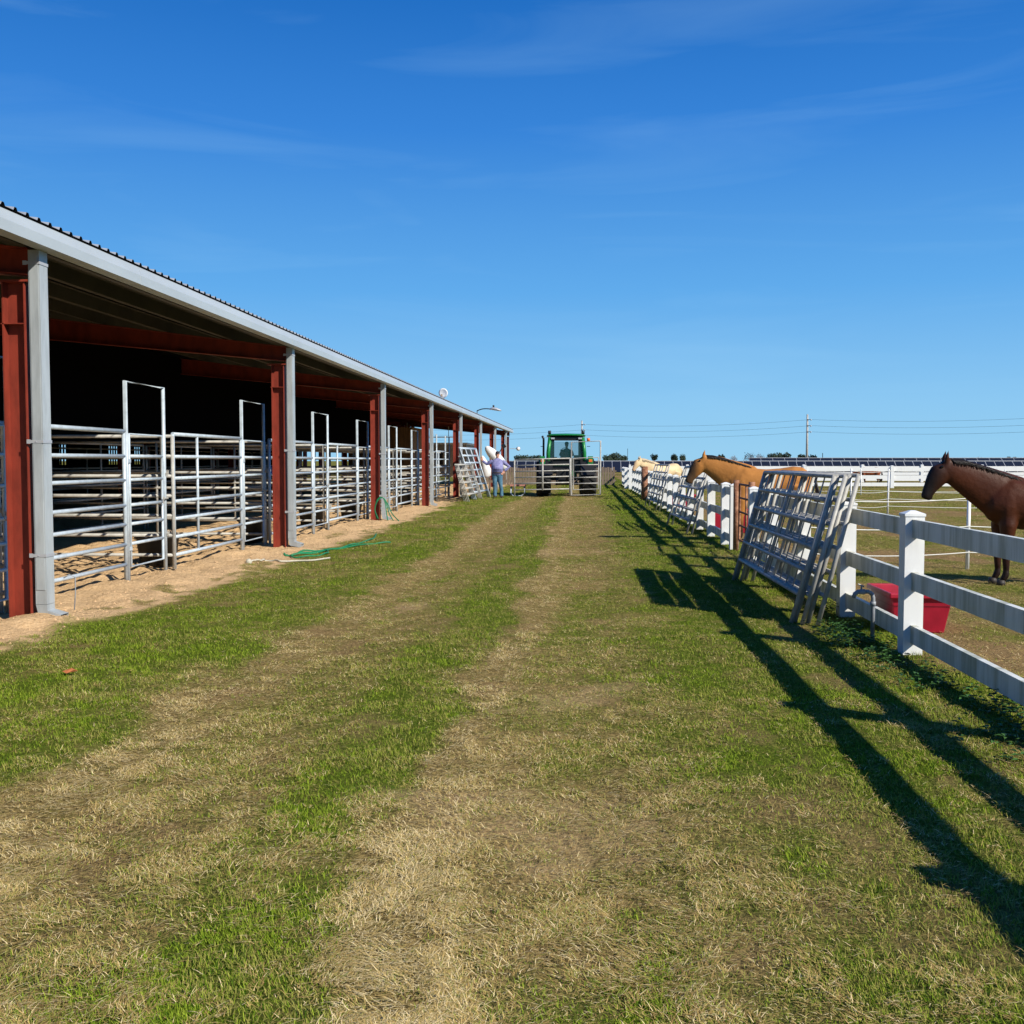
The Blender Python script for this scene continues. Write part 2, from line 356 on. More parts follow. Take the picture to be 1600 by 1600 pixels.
# ------------------------------------------------------------------ grass blades (nobody could count them)
def blades():
    rs = np.random.RandomState(3)
    Y0, Y1 = 2.0, 70.0
    n = 2700000
    # density falls with distance squared: sample Y with p ~ 1/Y (wedge width grows with Y)
    Y = Y0 * (Y1 / Y0) ** rs.rand(n)
    X = (rs.rand(n) * 1.30 - .72) * (Y + .8)
    d, s, so, lu = masks(X, Y)
    clump = fbm(X * 6, Y * 6, 3)
    p = (1 - s) * (1 - .8 * so) * (.35 + 1.05 * sst(.40, .56, clump)) * np.where((X > 2.9), .6, 1.)
    keep = (rs.rand(n) < p * .75) & (X > -6.5) & (X < 26)
    X, Y, d, lu, s, so = X[keep], Y[keep], d[keep], lu[keep], s[keep], so[keep]; n = len(X)
    r1, r2, r3, r4 = rs.rand(n), rs.rand(n), rs.rand(n), rs.rand(n)
    dd = d + (fbm(X * 22, Y * 22, 3) - .5) * 1.1
    isdry = (dd + (r1 - .5) * .95) > .46
    far = np.clip(Y / 6, 1, 8) ** .75
    hv = .55 + 1.1 * fbm(X * 3.3 + 70, Y * 3.3, 3) ** 1.0
    ln = hv * np.where(isdry, .014 + .034 * r2 ** 2.5, .013 + .020 * r2) * (1 + .45 * (far - 1)) * (1 + .8 * lu * r3)
    wd = np.where(isdry, .0019, .0024) * (.7 + .6 * r4) * far
    flow = fbm(X * 3.2 + 8, Y * 3.2, 3) * 14
    ang = np.where(isdry, flow + (rs.rand(n) - .5) * 3.6, rs.rand(n) * 6.283)
    el = np.where(isdry, .08 + .45 * rs.rand(n) ** 1.6, .45 + .85 * rs.rand(n))     # elevation of the blade
    Z = height(X, Y)
    dx, dy, dz = np.cos(ang) * np.cos(el), np.sin(ang) * np.cos(el), np.sin(el)
    px, py = -np.sin(ang), np.cos(ang)
    base = np.stack([X, Y, Z + np.where(isdry, .004 + .012 * rs.rand(n), -.002)], 1)
    D = np.stack([dx, dy, dz], 1); P = np.stack([px, py, np.zeros(n)], 1)
    droop = np.stack([dx, dy, -.25 * np.ones(n)], 1)
    mid = base + D * (ln * .55)[:, None]
    tip = mid + (D * .6 + droop * .4) * (ln * .5)[:, None]
    w_ = (wd / 2)[:, None] * P
    near = Y < 9
    g1 = np.array([.135, .225, .012]); g2 = np.array([.30, .37, .04]); g3 = np.array([.055, .12, .008])
    s1 = np.array([.62, .45, .165]); s2 = np.array([.30, .19, .065]); s3 = np.array([.88, .71, .38])
    mixr = rs.rand(n)[:, None]; t3 = rs.rand(n)[:, None]
    gc = g1 * (1 - mixr) + g2 * mixr; gc = np.where(t3 < .2, g3, gc)
    ridge = (gauss(X + .55 * (fbm(X * .55 + 40, Y * .35 + 9, 4) - .5) + .45 * (fbm(X * 1.7 + 3, Y * 1.1 + 77, 5) - .5), -.58, .22) + gauss(X + .55 * (fbm(X * .55 + 40, Y * .35 + 9, 4) - .5) + .45 * (fbm(X * 1.7 + 3, Y * 1.1 + 77, 5) - .5), -2.4, .28))[:, None]
    mixr = np.clip(mixr - .45 * ridge, 0, 1); t3 = np.clip(t3 - .25 * ridge * (rs.rand(n)[:, None] < .7), 0, 1)
    sc = s1 * (1 - mixr) + s2 * mixr; sc = np.where(t3 < .15, s3, sc); sc = np.where(t3 > .78, np.array([.33, .34, .075]), sc)
    olive = (fbm(X * 1.5 + 60, Y * 1.5, 3)[:, None] > .46) & (t3 > .5)
    gc = np.where(olive, np.array([.30, .29, .07]), gc)
    col = np.where(isdry[:, None], sc, gc)
    verts = []; faces = []; cols = []
    # near blades: five vertices, two faces (quad + triangle); far blades: one triangle
    bn, mn, tn, wn, cn = base[near], mid[near], tip[near], w_[near], col[near]; k = len(bn)
    V1 = np.stack([bn - wn, bn + wn, mn + wn * .8, mn - wn * .8, tn], 1).reshape(-1, 3)
    C1 = np.repeat(cn, 5, 0)
    fb = ~near; bf, tf, wf, cf = base[fb], tip[fb], w_[fb], col[fb]; k2 = len(bf)
    V2 = np.stack([bf - wf, bf + wf, tf], 1).reshape(-1, 3); C2 = np.repeat(cf, 3, 0)
    V = np.concatenate([V1, V2]); C = np.concatenate([C1, C2]); C = np.concatenate([C, np.ones((len(C), 1))], 1)
    i = np.arange(k) * 5
    quad = np.stack([i, i + 1, i + 2, i + 3], 1); tri = np.stack([i + 3, i + 2, i + 4], 1)
    j = k * 5 + np.arange(k2) * 3; tri2 = np.stack([j, j + 1, j + 2], 1)
    loops = np.concatenate([quad.ravel(), tri.ravel(), tri2.ravel()]).astype(np.int32)
    nq, ntri = len(quad), len(tri) + len(tri2)
    starts = np.concatenate([np.arange(nq) * 4, nq * 4 + np.arange(ntri) * 3]).astype(np.int32)
    me = bpy.data.meshes.new('grass'); me.vertices.add(len(V)); me.vertices.foreach_set('co', V.astype(np.float32).ravel())
    me.loops.add(len(loops)); me.loops.foreach_set('vertex_index', loops)
    me.polygons.add(nq + ntri); me.polygons.foreach_set('loop_start', starts)
    me.update()
    a = me.color_attributes.new('tint', 'FLOAT_COLOR', 'POINT'); a.data.foreach_set('color', C.astype(np.float32).ravel())
    m = bpy.data.materials.new('grass_blades'); m.use_nodes = True; t = m.node_tree; b = t.nodes['Principled BSDF']
    at = N(t, 'ShaderNodeAttribute', attribute_name='tint'); L(t, at.outputs['Color'], b.inputs['Base Color'])
    b.inputs['Roughness'].default_value = .9; b.inputs['Specular IOR Level'].default_value = .03
    me.materials.append(m)
    o = bpy.data.objects.new('grass', me); COL.objects.link(o)
    tag(o, 'short mown grass with straw coloured dry patches', 'grass', kind='stuff')
blades()

# ------------------------------------------------------------------ clods and litter
def litter():
    q = random.Random(21); m = MB()
    for i in range(1500):
        x = -4.75 - abs(q.gauss(0, 1.0)); y = 6.5 + 34 * q.random() ** 1.7; r_ = q.uniform(.006, .020) * (1 + y / 40)
        z = gz_(x, y); a = q.uniform(0, 6.28)
        pts = [(x + r_ * math.cos(a + k * 1.257) * q.uniform(.7, 1.3), y + r_ * math.sin(a + k * 1.257) * q.uniform(.7, 1.3), z - .006) for k in range(5)] + [(x, y, z + r_ * q.uniform(.4, .8))]
        m.add(pts, [(0, 1, 5), (1, 2, 5), (2, 3, 5), (3, 4, 5), (4, 0, 5)])
    tag(m.build('sand_clods', M_('sand_clod', (.62, .41, .22), .95, 0, .4, 6), fix=False), 'small clods and lumps of loose orange sand along the barn', 'sand clods', kind='stuff')
def gz_(x, y): return float(height(np.array([x]), np.array([y]))[0])
litter()

# ------------------------------------------------------------------ barn
YP = [1.02 + 8.5 * i for i in range(9)] + [73.2]        # frame lines
YB0, YB1 = -6.8, 73.6
SL = .125; XE = -5.0; XR = -12.2; ZE = 3.774
barn = thing('open_barn', 'long open-sided barn with grey gutter and red steel columns', 'barn', (-5.3, 9.5, 0))
def roofz(x): return ZE + SL * ((XE - x) if x > XR else (x - (2 * XR - XE)))
def build_roof():
    prof = []; y = YB0
    while y < YB1:
        prof += [(y, 0), (y + .12, 0), (y + .138, .03), (y + .172, .03), (y + .19, 0)]; y += .20
    m = MB(); m2 = MB()
    for (xa, xb) in ((XE, XR), (XR, 2 * XR - XE)):
        vs = []; 
        for (yy, dz) in prof:
            vs += [(xa, yy, roofz(xa) + dz + .012), (xb, yy, roofz(xb) + dz + .012)]
        fs = [(2 * i, 2 * i + 2, 2 * i + 3, 2 * i + 1) for i in range(len(prof) - 1)]
        m.add(vs, fs)
        m2.add([(x, yy, z - (.0 if 0 else .004)) for (x, yy, z) in vs], fs)
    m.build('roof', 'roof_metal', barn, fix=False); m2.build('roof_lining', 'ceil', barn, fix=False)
build_roof()
# gutter: lower vertical face and upper sloping face, a hollow channel, in lengths with joints
def gutter():
    m = MB()
    sec = [(-4.965, 3.56), (-4.965, 3.66), (-5.01, 3.765), (-5.025, 3.765), (-4.98, 3.655), (-4.98, 3.575), (-5.12, 3.575), (-5.12, 3.56)]
    y = YB0
    while y < YB1 - .1:
        y2 = min(y + 6.1, YB1); k = len(sec)
        vs = [(x, yy, z) for yy in (y, y2 - .004) for (x, z) in sec]
        fs = [(i, (i + 1) % k, k + (i + 1) % k, k + i) for i in range(k)] + [tuple(range(k)), tuple(range(k, 2 * k))]
        m.add(vs, fs); m.b2(-4.98, -4.962, y2 - .03, y2 + .0, 3.557, 3.655)
        y = y2
    m.build('gutter', 'gutter', barn)
gutter()
def ibeam(m, x0, x1, y, z0, z1, fw=.17, tf=.014, tw=.01):
    m.b2(x0, x0 + tf, y - fw / 2, y + fw / 2, z0, z1); m.b2(x1 - tf, x1, y - fw / 2, y + fw / 2, z0, z1)
    m.b2(x0 + tf, x1 - tf, y - tw / 2, y + tw / 2, z0, z1)
for i, y in enumerate(YP):
    yc = y + .1
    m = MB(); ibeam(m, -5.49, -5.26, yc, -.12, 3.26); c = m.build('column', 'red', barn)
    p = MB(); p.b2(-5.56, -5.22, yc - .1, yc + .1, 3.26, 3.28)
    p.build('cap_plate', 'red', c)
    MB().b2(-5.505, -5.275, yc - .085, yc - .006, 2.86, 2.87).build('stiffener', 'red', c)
    # rafter: tapered I from the column up to the ridge, both slopes
    m = MB()
    for (xa, xb) in ((-5.22, XR), (2 * XR + 5.22, XR)):
        za, zb = roofz(xa) - .22, roofz(xb) - .22
        def slab(y0, y1, oa, ob, ta, tb): m.add([(xa, y0, za + oa), (xa, y1, za + oa), (xb, y0, zb + ob), (xb, y1, zb + ob), (xa, y0, za + ta), (xa, y1, za + ta), (xb, y0, zb + tb), (xb, y1, zb + tb)], [(0, 1, 3, 2), (4, 6, 7, 5), (0, 4, 5, 1), (2, 3, 7, 6), (0, 2, 6, 4), (1, 5, 7, 3)])
        slab(yc - .005, yc + .005, -.245, -.44, -.014, -.014); slab(yc - .085, yc + .085, -.014, -.014, 0, 0); slab(yc - .085, yc + .085, -.26, -.455, -.246, -.441)
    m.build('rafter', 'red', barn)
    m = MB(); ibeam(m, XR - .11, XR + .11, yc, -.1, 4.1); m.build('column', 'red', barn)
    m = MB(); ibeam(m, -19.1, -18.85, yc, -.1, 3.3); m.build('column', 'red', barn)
# purlins
x = -5.22
while x > -19.3:
    z = roofz(x)
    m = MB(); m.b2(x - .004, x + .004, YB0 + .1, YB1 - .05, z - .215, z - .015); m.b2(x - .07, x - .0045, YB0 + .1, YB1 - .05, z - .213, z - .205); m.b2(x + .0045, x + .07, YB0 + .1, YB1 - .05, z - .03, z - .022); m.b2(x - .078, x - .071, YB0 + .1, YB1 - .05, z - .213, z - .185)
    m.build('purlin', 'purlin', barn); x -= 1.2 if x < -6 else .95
# downspouts
for i, y in enumerate(YP[:9]):
    m = MB(); x0, x1, y0, y1 = -5.21, -5.10, y, y + .15
    m.b2(x0, x1, y0, y1, .16, 3.557)
    m.b2(x0 + .012, x1 - .012, y0 - .006, y0 + .001, .3, 3.5)
    # kick-out elbow at the foot
    m.add([(x0, y0, .157), (x1, y0, .157), (x1, y1, .157), (x0, y1, .157), (x0 + .03, y0, .03), (x1 + .12, y0, -.01), (x1 + .12, y1, -.01), (x0 + .03, y1, .03), (x1 + .14, y0, .06), (x1 + .14, y1, .06), (x1, y0, .1), (x1, y1, .1)],
          [(0, 4, 7, 3), (0, 1, 10, 4), (4, 10, 8, 5), (3, 7, 11, 2), (7, 6, 9, 11), (10, 11, 9, 8), (1, 2, 11, 10), (4, 5, 6, 7)])
    d = m.build('downspout', 'spout', barn)
    for z in (.62, 1.72, 3.42):
        s = MB(); s.b2(x0 - .012, x1 + .006, y0 - .009, y0 - .0065, z, z + .03); s.b2(x1 + .0025, x1 + .006, y0 - .0064, y1 + .004, z, z + .03); s.b2(x0 - .05, x0 - .0125, y0 - .009, y0 - .006, z - .005, z + .035)
        s.ball((x0 + .045, y0 - .012, z + .015), .006, 6); s.build('strap', 'frame', d)
# back wall with barred openings
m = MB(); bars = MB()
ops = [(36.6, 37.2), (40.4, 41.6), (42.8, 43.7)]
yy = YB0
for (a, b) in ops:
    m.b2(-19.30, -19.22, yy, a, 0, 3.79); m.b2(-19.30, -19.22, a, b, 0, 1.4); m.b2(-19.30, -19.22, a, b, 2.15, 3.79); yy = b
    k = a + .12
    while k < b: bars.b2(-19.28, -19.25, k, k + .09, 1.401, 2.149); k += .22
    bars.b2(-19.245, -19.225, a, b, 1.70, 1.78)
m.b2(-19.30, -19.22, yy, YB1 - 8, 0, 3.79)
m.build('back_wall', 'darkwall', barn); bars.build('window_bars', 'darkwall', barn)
m = MB(); m.b2(-10.62, -10.56, YB0 + .1, 52.0, 1.98, 4.24); m.build('added_shade_backdrop', 'darkwall', barn)  # added near-black sheet, stands in for the deep shade inside the barn
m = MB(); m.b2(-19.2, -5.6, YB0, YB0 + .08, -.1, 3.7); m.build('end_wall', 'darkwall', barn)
barn.location.x -= .08

# brown boarded room and pale rooms far inside the barn
rm = thing('tack_room', 'brown boarded room standing inside the far end of the barn', 'room', (-12, 57, 0))
b = MB(); b.b2(-13.0, -9.4, 56.0, 56.1, 0, 3.4); b.b2(-9.5, -9.4, 56.101, 62, 0, 3.4)
for k in range(12): b.b2(-12.9 + k * .3, -12.87 + k * .3, 55.985, 55.999, 0, 3.4)
b.build('wall', 'ply', rm)
b = MB(); b.b2(-11.2, -10.2, 55.95, 55.983, 0, 2.1); d_ = b.build('door', 'wood', rm)
tr = thing('stock_trailer', 'pale stock trailer with white roof parked beyond the brown room', 'trailer', (-9.3, 68, 0))
b = MB(); b.b2(-10.6, -7.6, 66, 66.08, .5, 2.6); b.b2(-10.6, -10.52, 66.081, 72, .5, 2.6); b.b2(-7.68, -7.6, 66.081, 72, .5, 2.6)
for z in (.9, 1.3, 1.7): b.b2(-7.597, -7.57, 66.1, 71.9, z, z + .05)
b.build('body', M_('tan_panels', (.36, .32, .26), .6, 0, .2, 2), tr)
b = MB(); b.b2(-10.7, -7.5, 65.9, 72.1, 2.605, 2.72); b.build('roof', 'white', tr)
b = MB(); b.b2(-10.1, -9.1, 65.97, 65.997, 1.3, 2.1); b.build('rear_window', 'blackmetal', tr)
for s_ in (-10.3, -7.9):
    b = MB(); b.lathe((s_, 69, .36), [(0, -.12), (.28, -.12), (.36, -.08), (.36, .08), (.28, .12), (0, .12)], 18, Matrix.Rotation(R(90), 3, 'Y')); b.build('wheel', 'tyre', tr, True)
lb = thing('light_panel', 'white strip of light roof panel hanging above the trailer', 'roof panel', (-9, 64, 3))
b = MB(); b.b2(-11.4, -8.0, 63.2, 63.9, 3.0, 3.05); b.build('sheet', 'white', lb)
for s_ in (-11, -8.4):
    b = MB(); b.path([(s_, 63.5, 3.05), (s_, 63.5, 4.1)], .02, 6); b.build('hanger', 'frame', lb)

# ------------------------------------------------------------------ corral panels
RZ = (1.93, 1.61, 1.30, .97, .72, .46, .20)
rt = .024
def tube(a, b, r=rt, n=8): return MB().path([a, b], r, n)
def front_unit():
    """panel of seven rails with a tall bow gate at its far end, along +Y from the origin"""
    t = thing('bow_gate_panel', 'x', 'corral panel')
    for y in (0.03, 2.93): MB().path([(0, y, 0.0), (0, y, 1.93)], .026, 10).build('post', 'galv', t, True)
    MB().path([(0, .95, .2), (0, .95, 1.93)], .022, 8).build('upright', 'galv', t, True)
    for z in RZ: MB().path([(0, .03, z), (0, 2.93, z)], .025 if z < 1.9 else .028, 10).build('rail', 'galv', t, True)
    bw = MB(); bw.path([(0, 2.99, -.02), (0, 2.99, 2.58), (0, 4.20, 2.58), (0, 4.20, -.02)], .028, 10); bw.build('bow_frame', 'galv', t, True)
    g = MB(); g.path([(0, 3.07, .16), (0, 3.07, 1.9), (0, 4.12, 1.9), (0, 4.12, .16)], .022, 8, closed=True)
    for z in RZ[1:-1]: g.path([(0, 3.07, z), (0, 4.12, z)], .022, 8)
    g = g.build('gate', 'galv', t, True)
    for z in (.4, 1.55): MB().box((0, 3.03, z), (.06, .07, .05)).build('hinge', 'galv', g)
    l_ = MB(); l_.path([(.03, 4.10, 1.02), (.05, 4.2, 1.02)], .012, 6); l_.path([(.045, 4.06 + .02 * math.cos(a), 1.0 + .05 * math.sin(a)) for a in [k * .7 for k in range(9)]], .006, 5); l_.build('latch', 'galv_dull', g)
    c = MB()
    for z in (.5, 1.36):
        for q in range(7): c.path([(.03, 4.2 + .03 * q + .02 * math.cos(a), z + (q % 2) * .03 + .03 * math.sin(a)) for a in (0, 1.3, 2.6, 3.9, 5.2)], .005, 4, closed=True)
    c.build('chain', 'galv_dull', t)
    return t
FU = front_unit()
k0 = True
for k in range(-1, 8):
    n = (k // 2)
    if k == -1: lab = 'silvery bow gate panel at the left edge, before the nearest barn post'
    else:
        w_ = 'near' if k % 2 == 0 else 'far'
        lab = f'silvery rail panel with bow gate, {w_} one in the {ORD[n]} barn bay'
    loc = ({0: -5.92, 1: -5.83}.get(k, -5.77) + rnd.uniform(-.02, .02), 9.98 + 4.25 * k, 0)
    if k0: FU.location = loc; FU['label'] = lab; FU['group'] = 'bow gate panels along the barn front'; k0 = False
    else: dup(FU, loc, (0, 0, R(rnd.uniform(-.6, .6))), lab, 'bow gate panels along the barn front')
def plain_panel(name, length, hgt, nr, zlo, mat, r, leg=True, bars=0, mids=1):
    t = thing(name, 'x', 'corral panel')
    for y in (0, length): MB().path([(0, y, 0 if leg else zlo), (0, y, hgt)], r * 1.08, 8).build('end_post', mat, t, True)
    for i in range(nr): z = zlo + (hgt - zlo) * i / (nr - 1); MB().path([(0, 0, z), (0, length, z)], r, 8).build('rail', mat, t, True)
    for i in range(mids): y = length * (i + 1) / (mids + 1); MB().path([(.0, y, zlo), (.0, y, hgt)], r * .9, 8).build('upright', mat, t, True)
    for i in range(bars): y = length * (i + .5) / bars; MB().path([(.0, y, zlo), (.0, y, hgt)], .008, 5).build('thin_bar', mat, t, True)
    return t
PP = plain_panel('corral_panel', 4.1, 1.9, 7, .2, 'galv_dull', .024)
first = True
def put_pp(loc, rot, lab, grp):
    global first
    if first: PP.location = loc; PP.rotation_euler = rot; PP['label'] = lab; PP['group'] = grp; first = False
    else: dup(PP, loc, rot, lab, grp)
for k in range(0, 9):
    put_pp((-5.85, 10.0 + 4.25 * k, 0), (0, 0, R(90)), f'stall divider panel running back from the {ORD[k]} pair of bow gate posts' if k else 'stall divider panel running back just behind the nearest red column', 'stall dividers inside the barn')
for k in range(-1, 8):
    put_pp((-9.98, 10.05 + 4.25 * k, 0), (0, 0, 0), f'{ORD[k+1]} rail panel from the left in the back row of the front stalls', 'back row of the front stalls')
for k in range(0, 8):
    put_pp((-14.4, 14.05 + 4.25 * k, 0), (0, 0, 0), f'{ORD[k]} rail panel from the left, deepest row inside the dark barn', 'deepest row of stall panels')
# feed tubs in the stalls
def tub(name, mat, r0, r1, h, lab, cat, loc, grp=None, n=28):
    t = thing(name, lab, cat, loc, grp); x, y, z = loc
    MB().lathe(loc, [(0, .01), (r0, .01), (r0 + .01, .0), (r1, h), (r1 + .025, h), (r1 + .02, h - .03), (r1, h - .012)], n).build('shell', mat, t, True)
    MB().lathe(loc, [(r1 - .02, h - .01), (r0 - .02, .05), (0, .05)], n).build('inside', mat, t, True)
    return t
for i, (x, y) in enumerate(((-6.3, 14.75), (-6.2, 18.95), (-6.3, 23.4), (-6.3, 27.4), (-6.3, 35.6))):
    t = tub('feed_tub', 'black', .24, .31, .42, f'black rubber feed tub behind the {ORD[i]} bow gate' if i < 4 else 'black rubber feed tub in the third barn bay', 'feed tub', (x, y, .02), 'black tubs in the stalls')
# small thing: red heat lamp deep in the barn
t = thing('heat_lamp', 'tiny glowing orange lamp deep inside the dark barn', 'lamp', (-14, 34.2, 2.72))
MB().path([(-14, 34.2, 2.8), (-14, 34.2, 4.5)], .008, 5).build('cord', 'black', t)
MB().lathe((-14, 34.2, 2.72), [(.02, .12), (.05, .1), (.11, .0)], 14).build('shade', 'blackmetal', t, True)
MB().ball((-14, 34.2, 2.71), .045, 10).build('bulb', 'bulb', t, True)
# blue halter and hooked rod
t = thing('halter', 'bright blue halter hanging on the panel beside the second red column', 'halter', (-5.6, 18.35, 1.2))
m = MB(); m.path([(-5.62 + .05 * math.cos(a), 18.34, 1.38 + .10 * math.sin(a)) for a in np.arange(0, 6.28, .5)], .02, 6, closed=True); m.path([(-5.62, 18.34, 1.28), (-5.61, 18.33, 1.1), (-5.63, 18.33, .95)], .014, 6); m.ball((-5.62, 18.32, 1.4), .05, 10); m.build('webbing', 'blue', t, True)
MB().path([(-5.60 + .02 * math.cos(a), 18.30, 1.47 + .025 * math.sin(a)) for a in np.arange(0, 6.28, .7)], .005, 5, closed=True).build('ring', 'galv_dull', t)
m = MB(); m.path([(-5.27, 10.02, .36), (-5.23, 10.06, .39), (-5.19, 10.1, .36), (-5.19, 10.1, .2), (-5.20, 10.08, -.04)], .006, 6)
tag(m.build('hooked_rod', 'pvc', None, True), 'thin bent iron rod standing beside the nearest downspout', 'rod')

# ------------------------------------------------------------------ leaning stacks of panels
LP = plain_panel('leaning_panel', 3.52, 1.455, 6, .28, 'galv_dull', .021)
LB = plain_panel('barred_panel', 3.52, 1.455, 2, .28, 'galv_dull', .020, bars=11, mids=0)
f1 = [True]
def lean(proto, foot, foot2, ang, lab, grp, used):
    a = Vector((*foot, 0)); b = Vector((*foot2, 0)); d = b - a; yaw = math.atan2(-d.x, d.y)
    rot = (Matrix.Rotation(yaw, 3, 'Z') @ Matrix.Rotation(ang, 3, 'Y')).to_euler()
    if not used: proto.location = a; proto.rotation_euler = rot; proto['label'] = lab; proto['group'] = grp; return proto
    return dup(proto, a, rot, lab, grp)
g = 'panels leaning on the white fence by the near trough'
A = R(22.5)
lean(LP, (1.99, 9.92), (1.95, 13.45), R(15.5), 'outermost grey rail panel in the big stack leaning on the white fence', g, False)
lean(LP, (2.08, 9.84), (2.04, 13.36), R(15.2), 'second grey panel from outside in the big stack on the white fence', g, True)
lean(LP, (2.145, 9.90), (2.10, 13.42), R(14.8), 'third grey panel from outside in the big stack on the white fence', g, True)
lean(LP, (2.21, 9.78), (2.17, 13.30), R(14.2), 'innermost rail panel of the big stack, touching the white fence', g, True)
lean(LB, (2.035, 9.97), (1.995, 13.49), R(15.4), 'panel of thin upright bars inside the big leaning stack', g, False)
g = 'middle stack of panels leaning on the white fence'
def flean(f, f2, ang, lab, g, L_):
    o = lean(LP, f, f2, ang, lab, g, True); o.scale = (1, L_ / 3.55, 1); return o
flean((2.18, 21.9), (2.02, 25.0), R(17), 'outer grey panel of the small stack beside the distant red tub', g, 3.1)
flean((2.27, 21.7), (2.12, 24.8), R(14), 'inner grey panel of the small stack beside the distant red tub', g, 3.1)
g = 'far stack of panels leaning on the white fence'
flean((2.2, 31.6), (2.08, 35.2), R(14), 'outer grey panel of the farthest stack, below the pale horse', g, 3.5)
flean((2.28, 31.2), (2.18, 34.8), R(12), 'inner grey panel of the farthest stack, below the pale horse', g, 3.5)
g = 'panels leaning on the barn beside the man'
TP = plain_panel('tall_leaning_panel', 3.0, 2.15, 7, .3, 'galv', .026, mids=2)
for i in range(4):
    o = lean(LP, (-4.30 - .09 * i, 38.4 + .2 * i), (-4.12 - .08 * i, 41.2 + .15 * i), -R(17 - i), f'{ORD[i]} of the low pale panels leaning on the barn, counted from the lane', g, True); o.scale = (1, .85, 1)
    for c in o.children: pass
for i in range(4):
    lean(TP, (-4.30 - .07 * i, 40.9 + .12 * i), (-4.0 - .06 * i, 43.9), -R(18 - i * 1.2), f'{ORD[i]} of the tall pale panels leaning beside the man, counted from the lane', g, i > 0)

# rusty pipe gate in the gap of the fence
t = thing('pipe_gate', 'rusty brown pipe gate closing the gap in the white fence', 'gate', (2.62, 16.9, 0))
m = MB()
for y in (16.15, 17.05, 17.82): pass
for y, x in ((16.2, 2.62), (17.82, 2.62)):
    MB().path([(x, y, -.02), (x, y, 1.22)], .05, 12).build('post', 'rust', t, True)
m.path([(2.66, 16.3, .2), (2.66, 16.3, 1.15), (2.66, 17.7, 1.15), (2.66, 17.7, .2)], .022, 8, closed=True)
for z in (.45, .68, .92): m.path([(2.66, 16.3, z), (2.66, 17.7, z)], .018, 8)
m.path([(2.66, 17.0, .2), (2.66, 17.0, 1.15)], .018, 8)
m.build('leaf_frame', 'rust', t, True)
t = thing('rusty_post', 'tall rusty brown post against the far white fence below the pale horse', 'post', (2.40, 41, 0))
MB().path([(2.42, 41, -.02), (2.42, 41, 1.3)], .13, 12).build('pipe', 'rust', t, True)
MB().lathe((2.42, 41, 1.3), [(.135, 0), (.135, .02), (0, .03)], 12).build('top_cap', 'rust', t)

# ------------------------------------------------------------------ white vinyl fences
def vpost(parent, x, y, s=.15, h=1.11):
    p = MB(); p.b2(x - s / 2, x + s / 2, y - s / 2, y + s / 2, -.03, h); p = p.build('post', 'vinyl', parent)
    c = MB(); e = s / 2 + .006
    c.b2(x - e, x + e, y - e, y + e, h + .0, h + .02)
    c.add([(x - e, y - e, h + .02), (x + e, y - e, h + .02), (x + e, y + e, h + .02), (x - e, y + e, h + .02), (x - .02, y - .02, h + .045), (x + .02, y - .02, h + .045), (x + .02, y + .02, h + .045), (x - .02, y + .02, h + .045)], [(0, 1, 5, 4), (1, 2, 6, 5), (2, 3, 7, 6), (3, 0, 4, 7), (4, 5, 6, 7)])
    c.build('cap', 'vinyl', p)
def rails_y(parent, x, ys, zs=(1.085, .665, .245), hh=.142, th=.045):
    for a, b in zip(ys[:-1], ys[1:]):
        for z in zs:
            m = MB(); dz = rnd.uniform(-.006, .006); m.b2(x - th / 2, x + th / 2, a + .0755, b - .0755, z - hh + dz, z + dz); m.build('rail', 'vinyl_rail', parent)
def vfence_y(name, lab, x, ys):
    t = thing(name, lab, 'fence', (x, ys[0], 0), 'white three-rail fences')
    for y in ys: vpost(t, x, y)
    rails_y(t, x, ys); return t
ysA = [-4.7, -2.3, .2, 2.9, 5.6, 8.37, 10.40, 12.43, 14.46, 16.0]
vfence_y('vinyl_fence', 'near white three-rail fence between the grass lane and the horse paddock', 2.62, ysA)
ysB = [18.05, 19.17] + [21.3 + 2.05 * i for i in range(17)]
vfence_y('vinyl_fence', 'white three-rail fence running on beyond the rusty pipe gate', 2.62, ysB)
ysC = [ysB[-1] + 2.3 + 2.05 * i for i in range(6)]
vfence_y('vinyl_fence', 'last white fence stretch bordering the lane past the tractor', 2.55, ysC)
def vfence_x(lab, y, xs, hh=.2, h=1.24):
    t = thing('vinyl_fence', lab, 'fence', (xs[0], y, 0), 'white three-rail fences')
    for x in xs:
        vpost(t, x, y, .2 if x != xs[0] else .15, h)
    for a, b in zip(xs[:-1], xs[1:]):
        for z in (1.16, .72, .30): m = MB(); m.b2(a + .102, b - .102, y - .025, y + .025, z - hh, z); m.build('rail', 'vinyl', t)
    return t
vfence_x('long white rail fence across the back of the paddock, nearer one', 60.0, [2.9 + 4.9 * i for i in range(9)])
vfence_x('white rail fence seen behind the long paddock fence, farther one', 76.0, [3.4 + 4.2 * i for i in range(14)])
vfence_x('short white rail fence joining the lane corner beyond the tractor', 57.5, [-.2 + 2.55, 4.9], h=1.15)

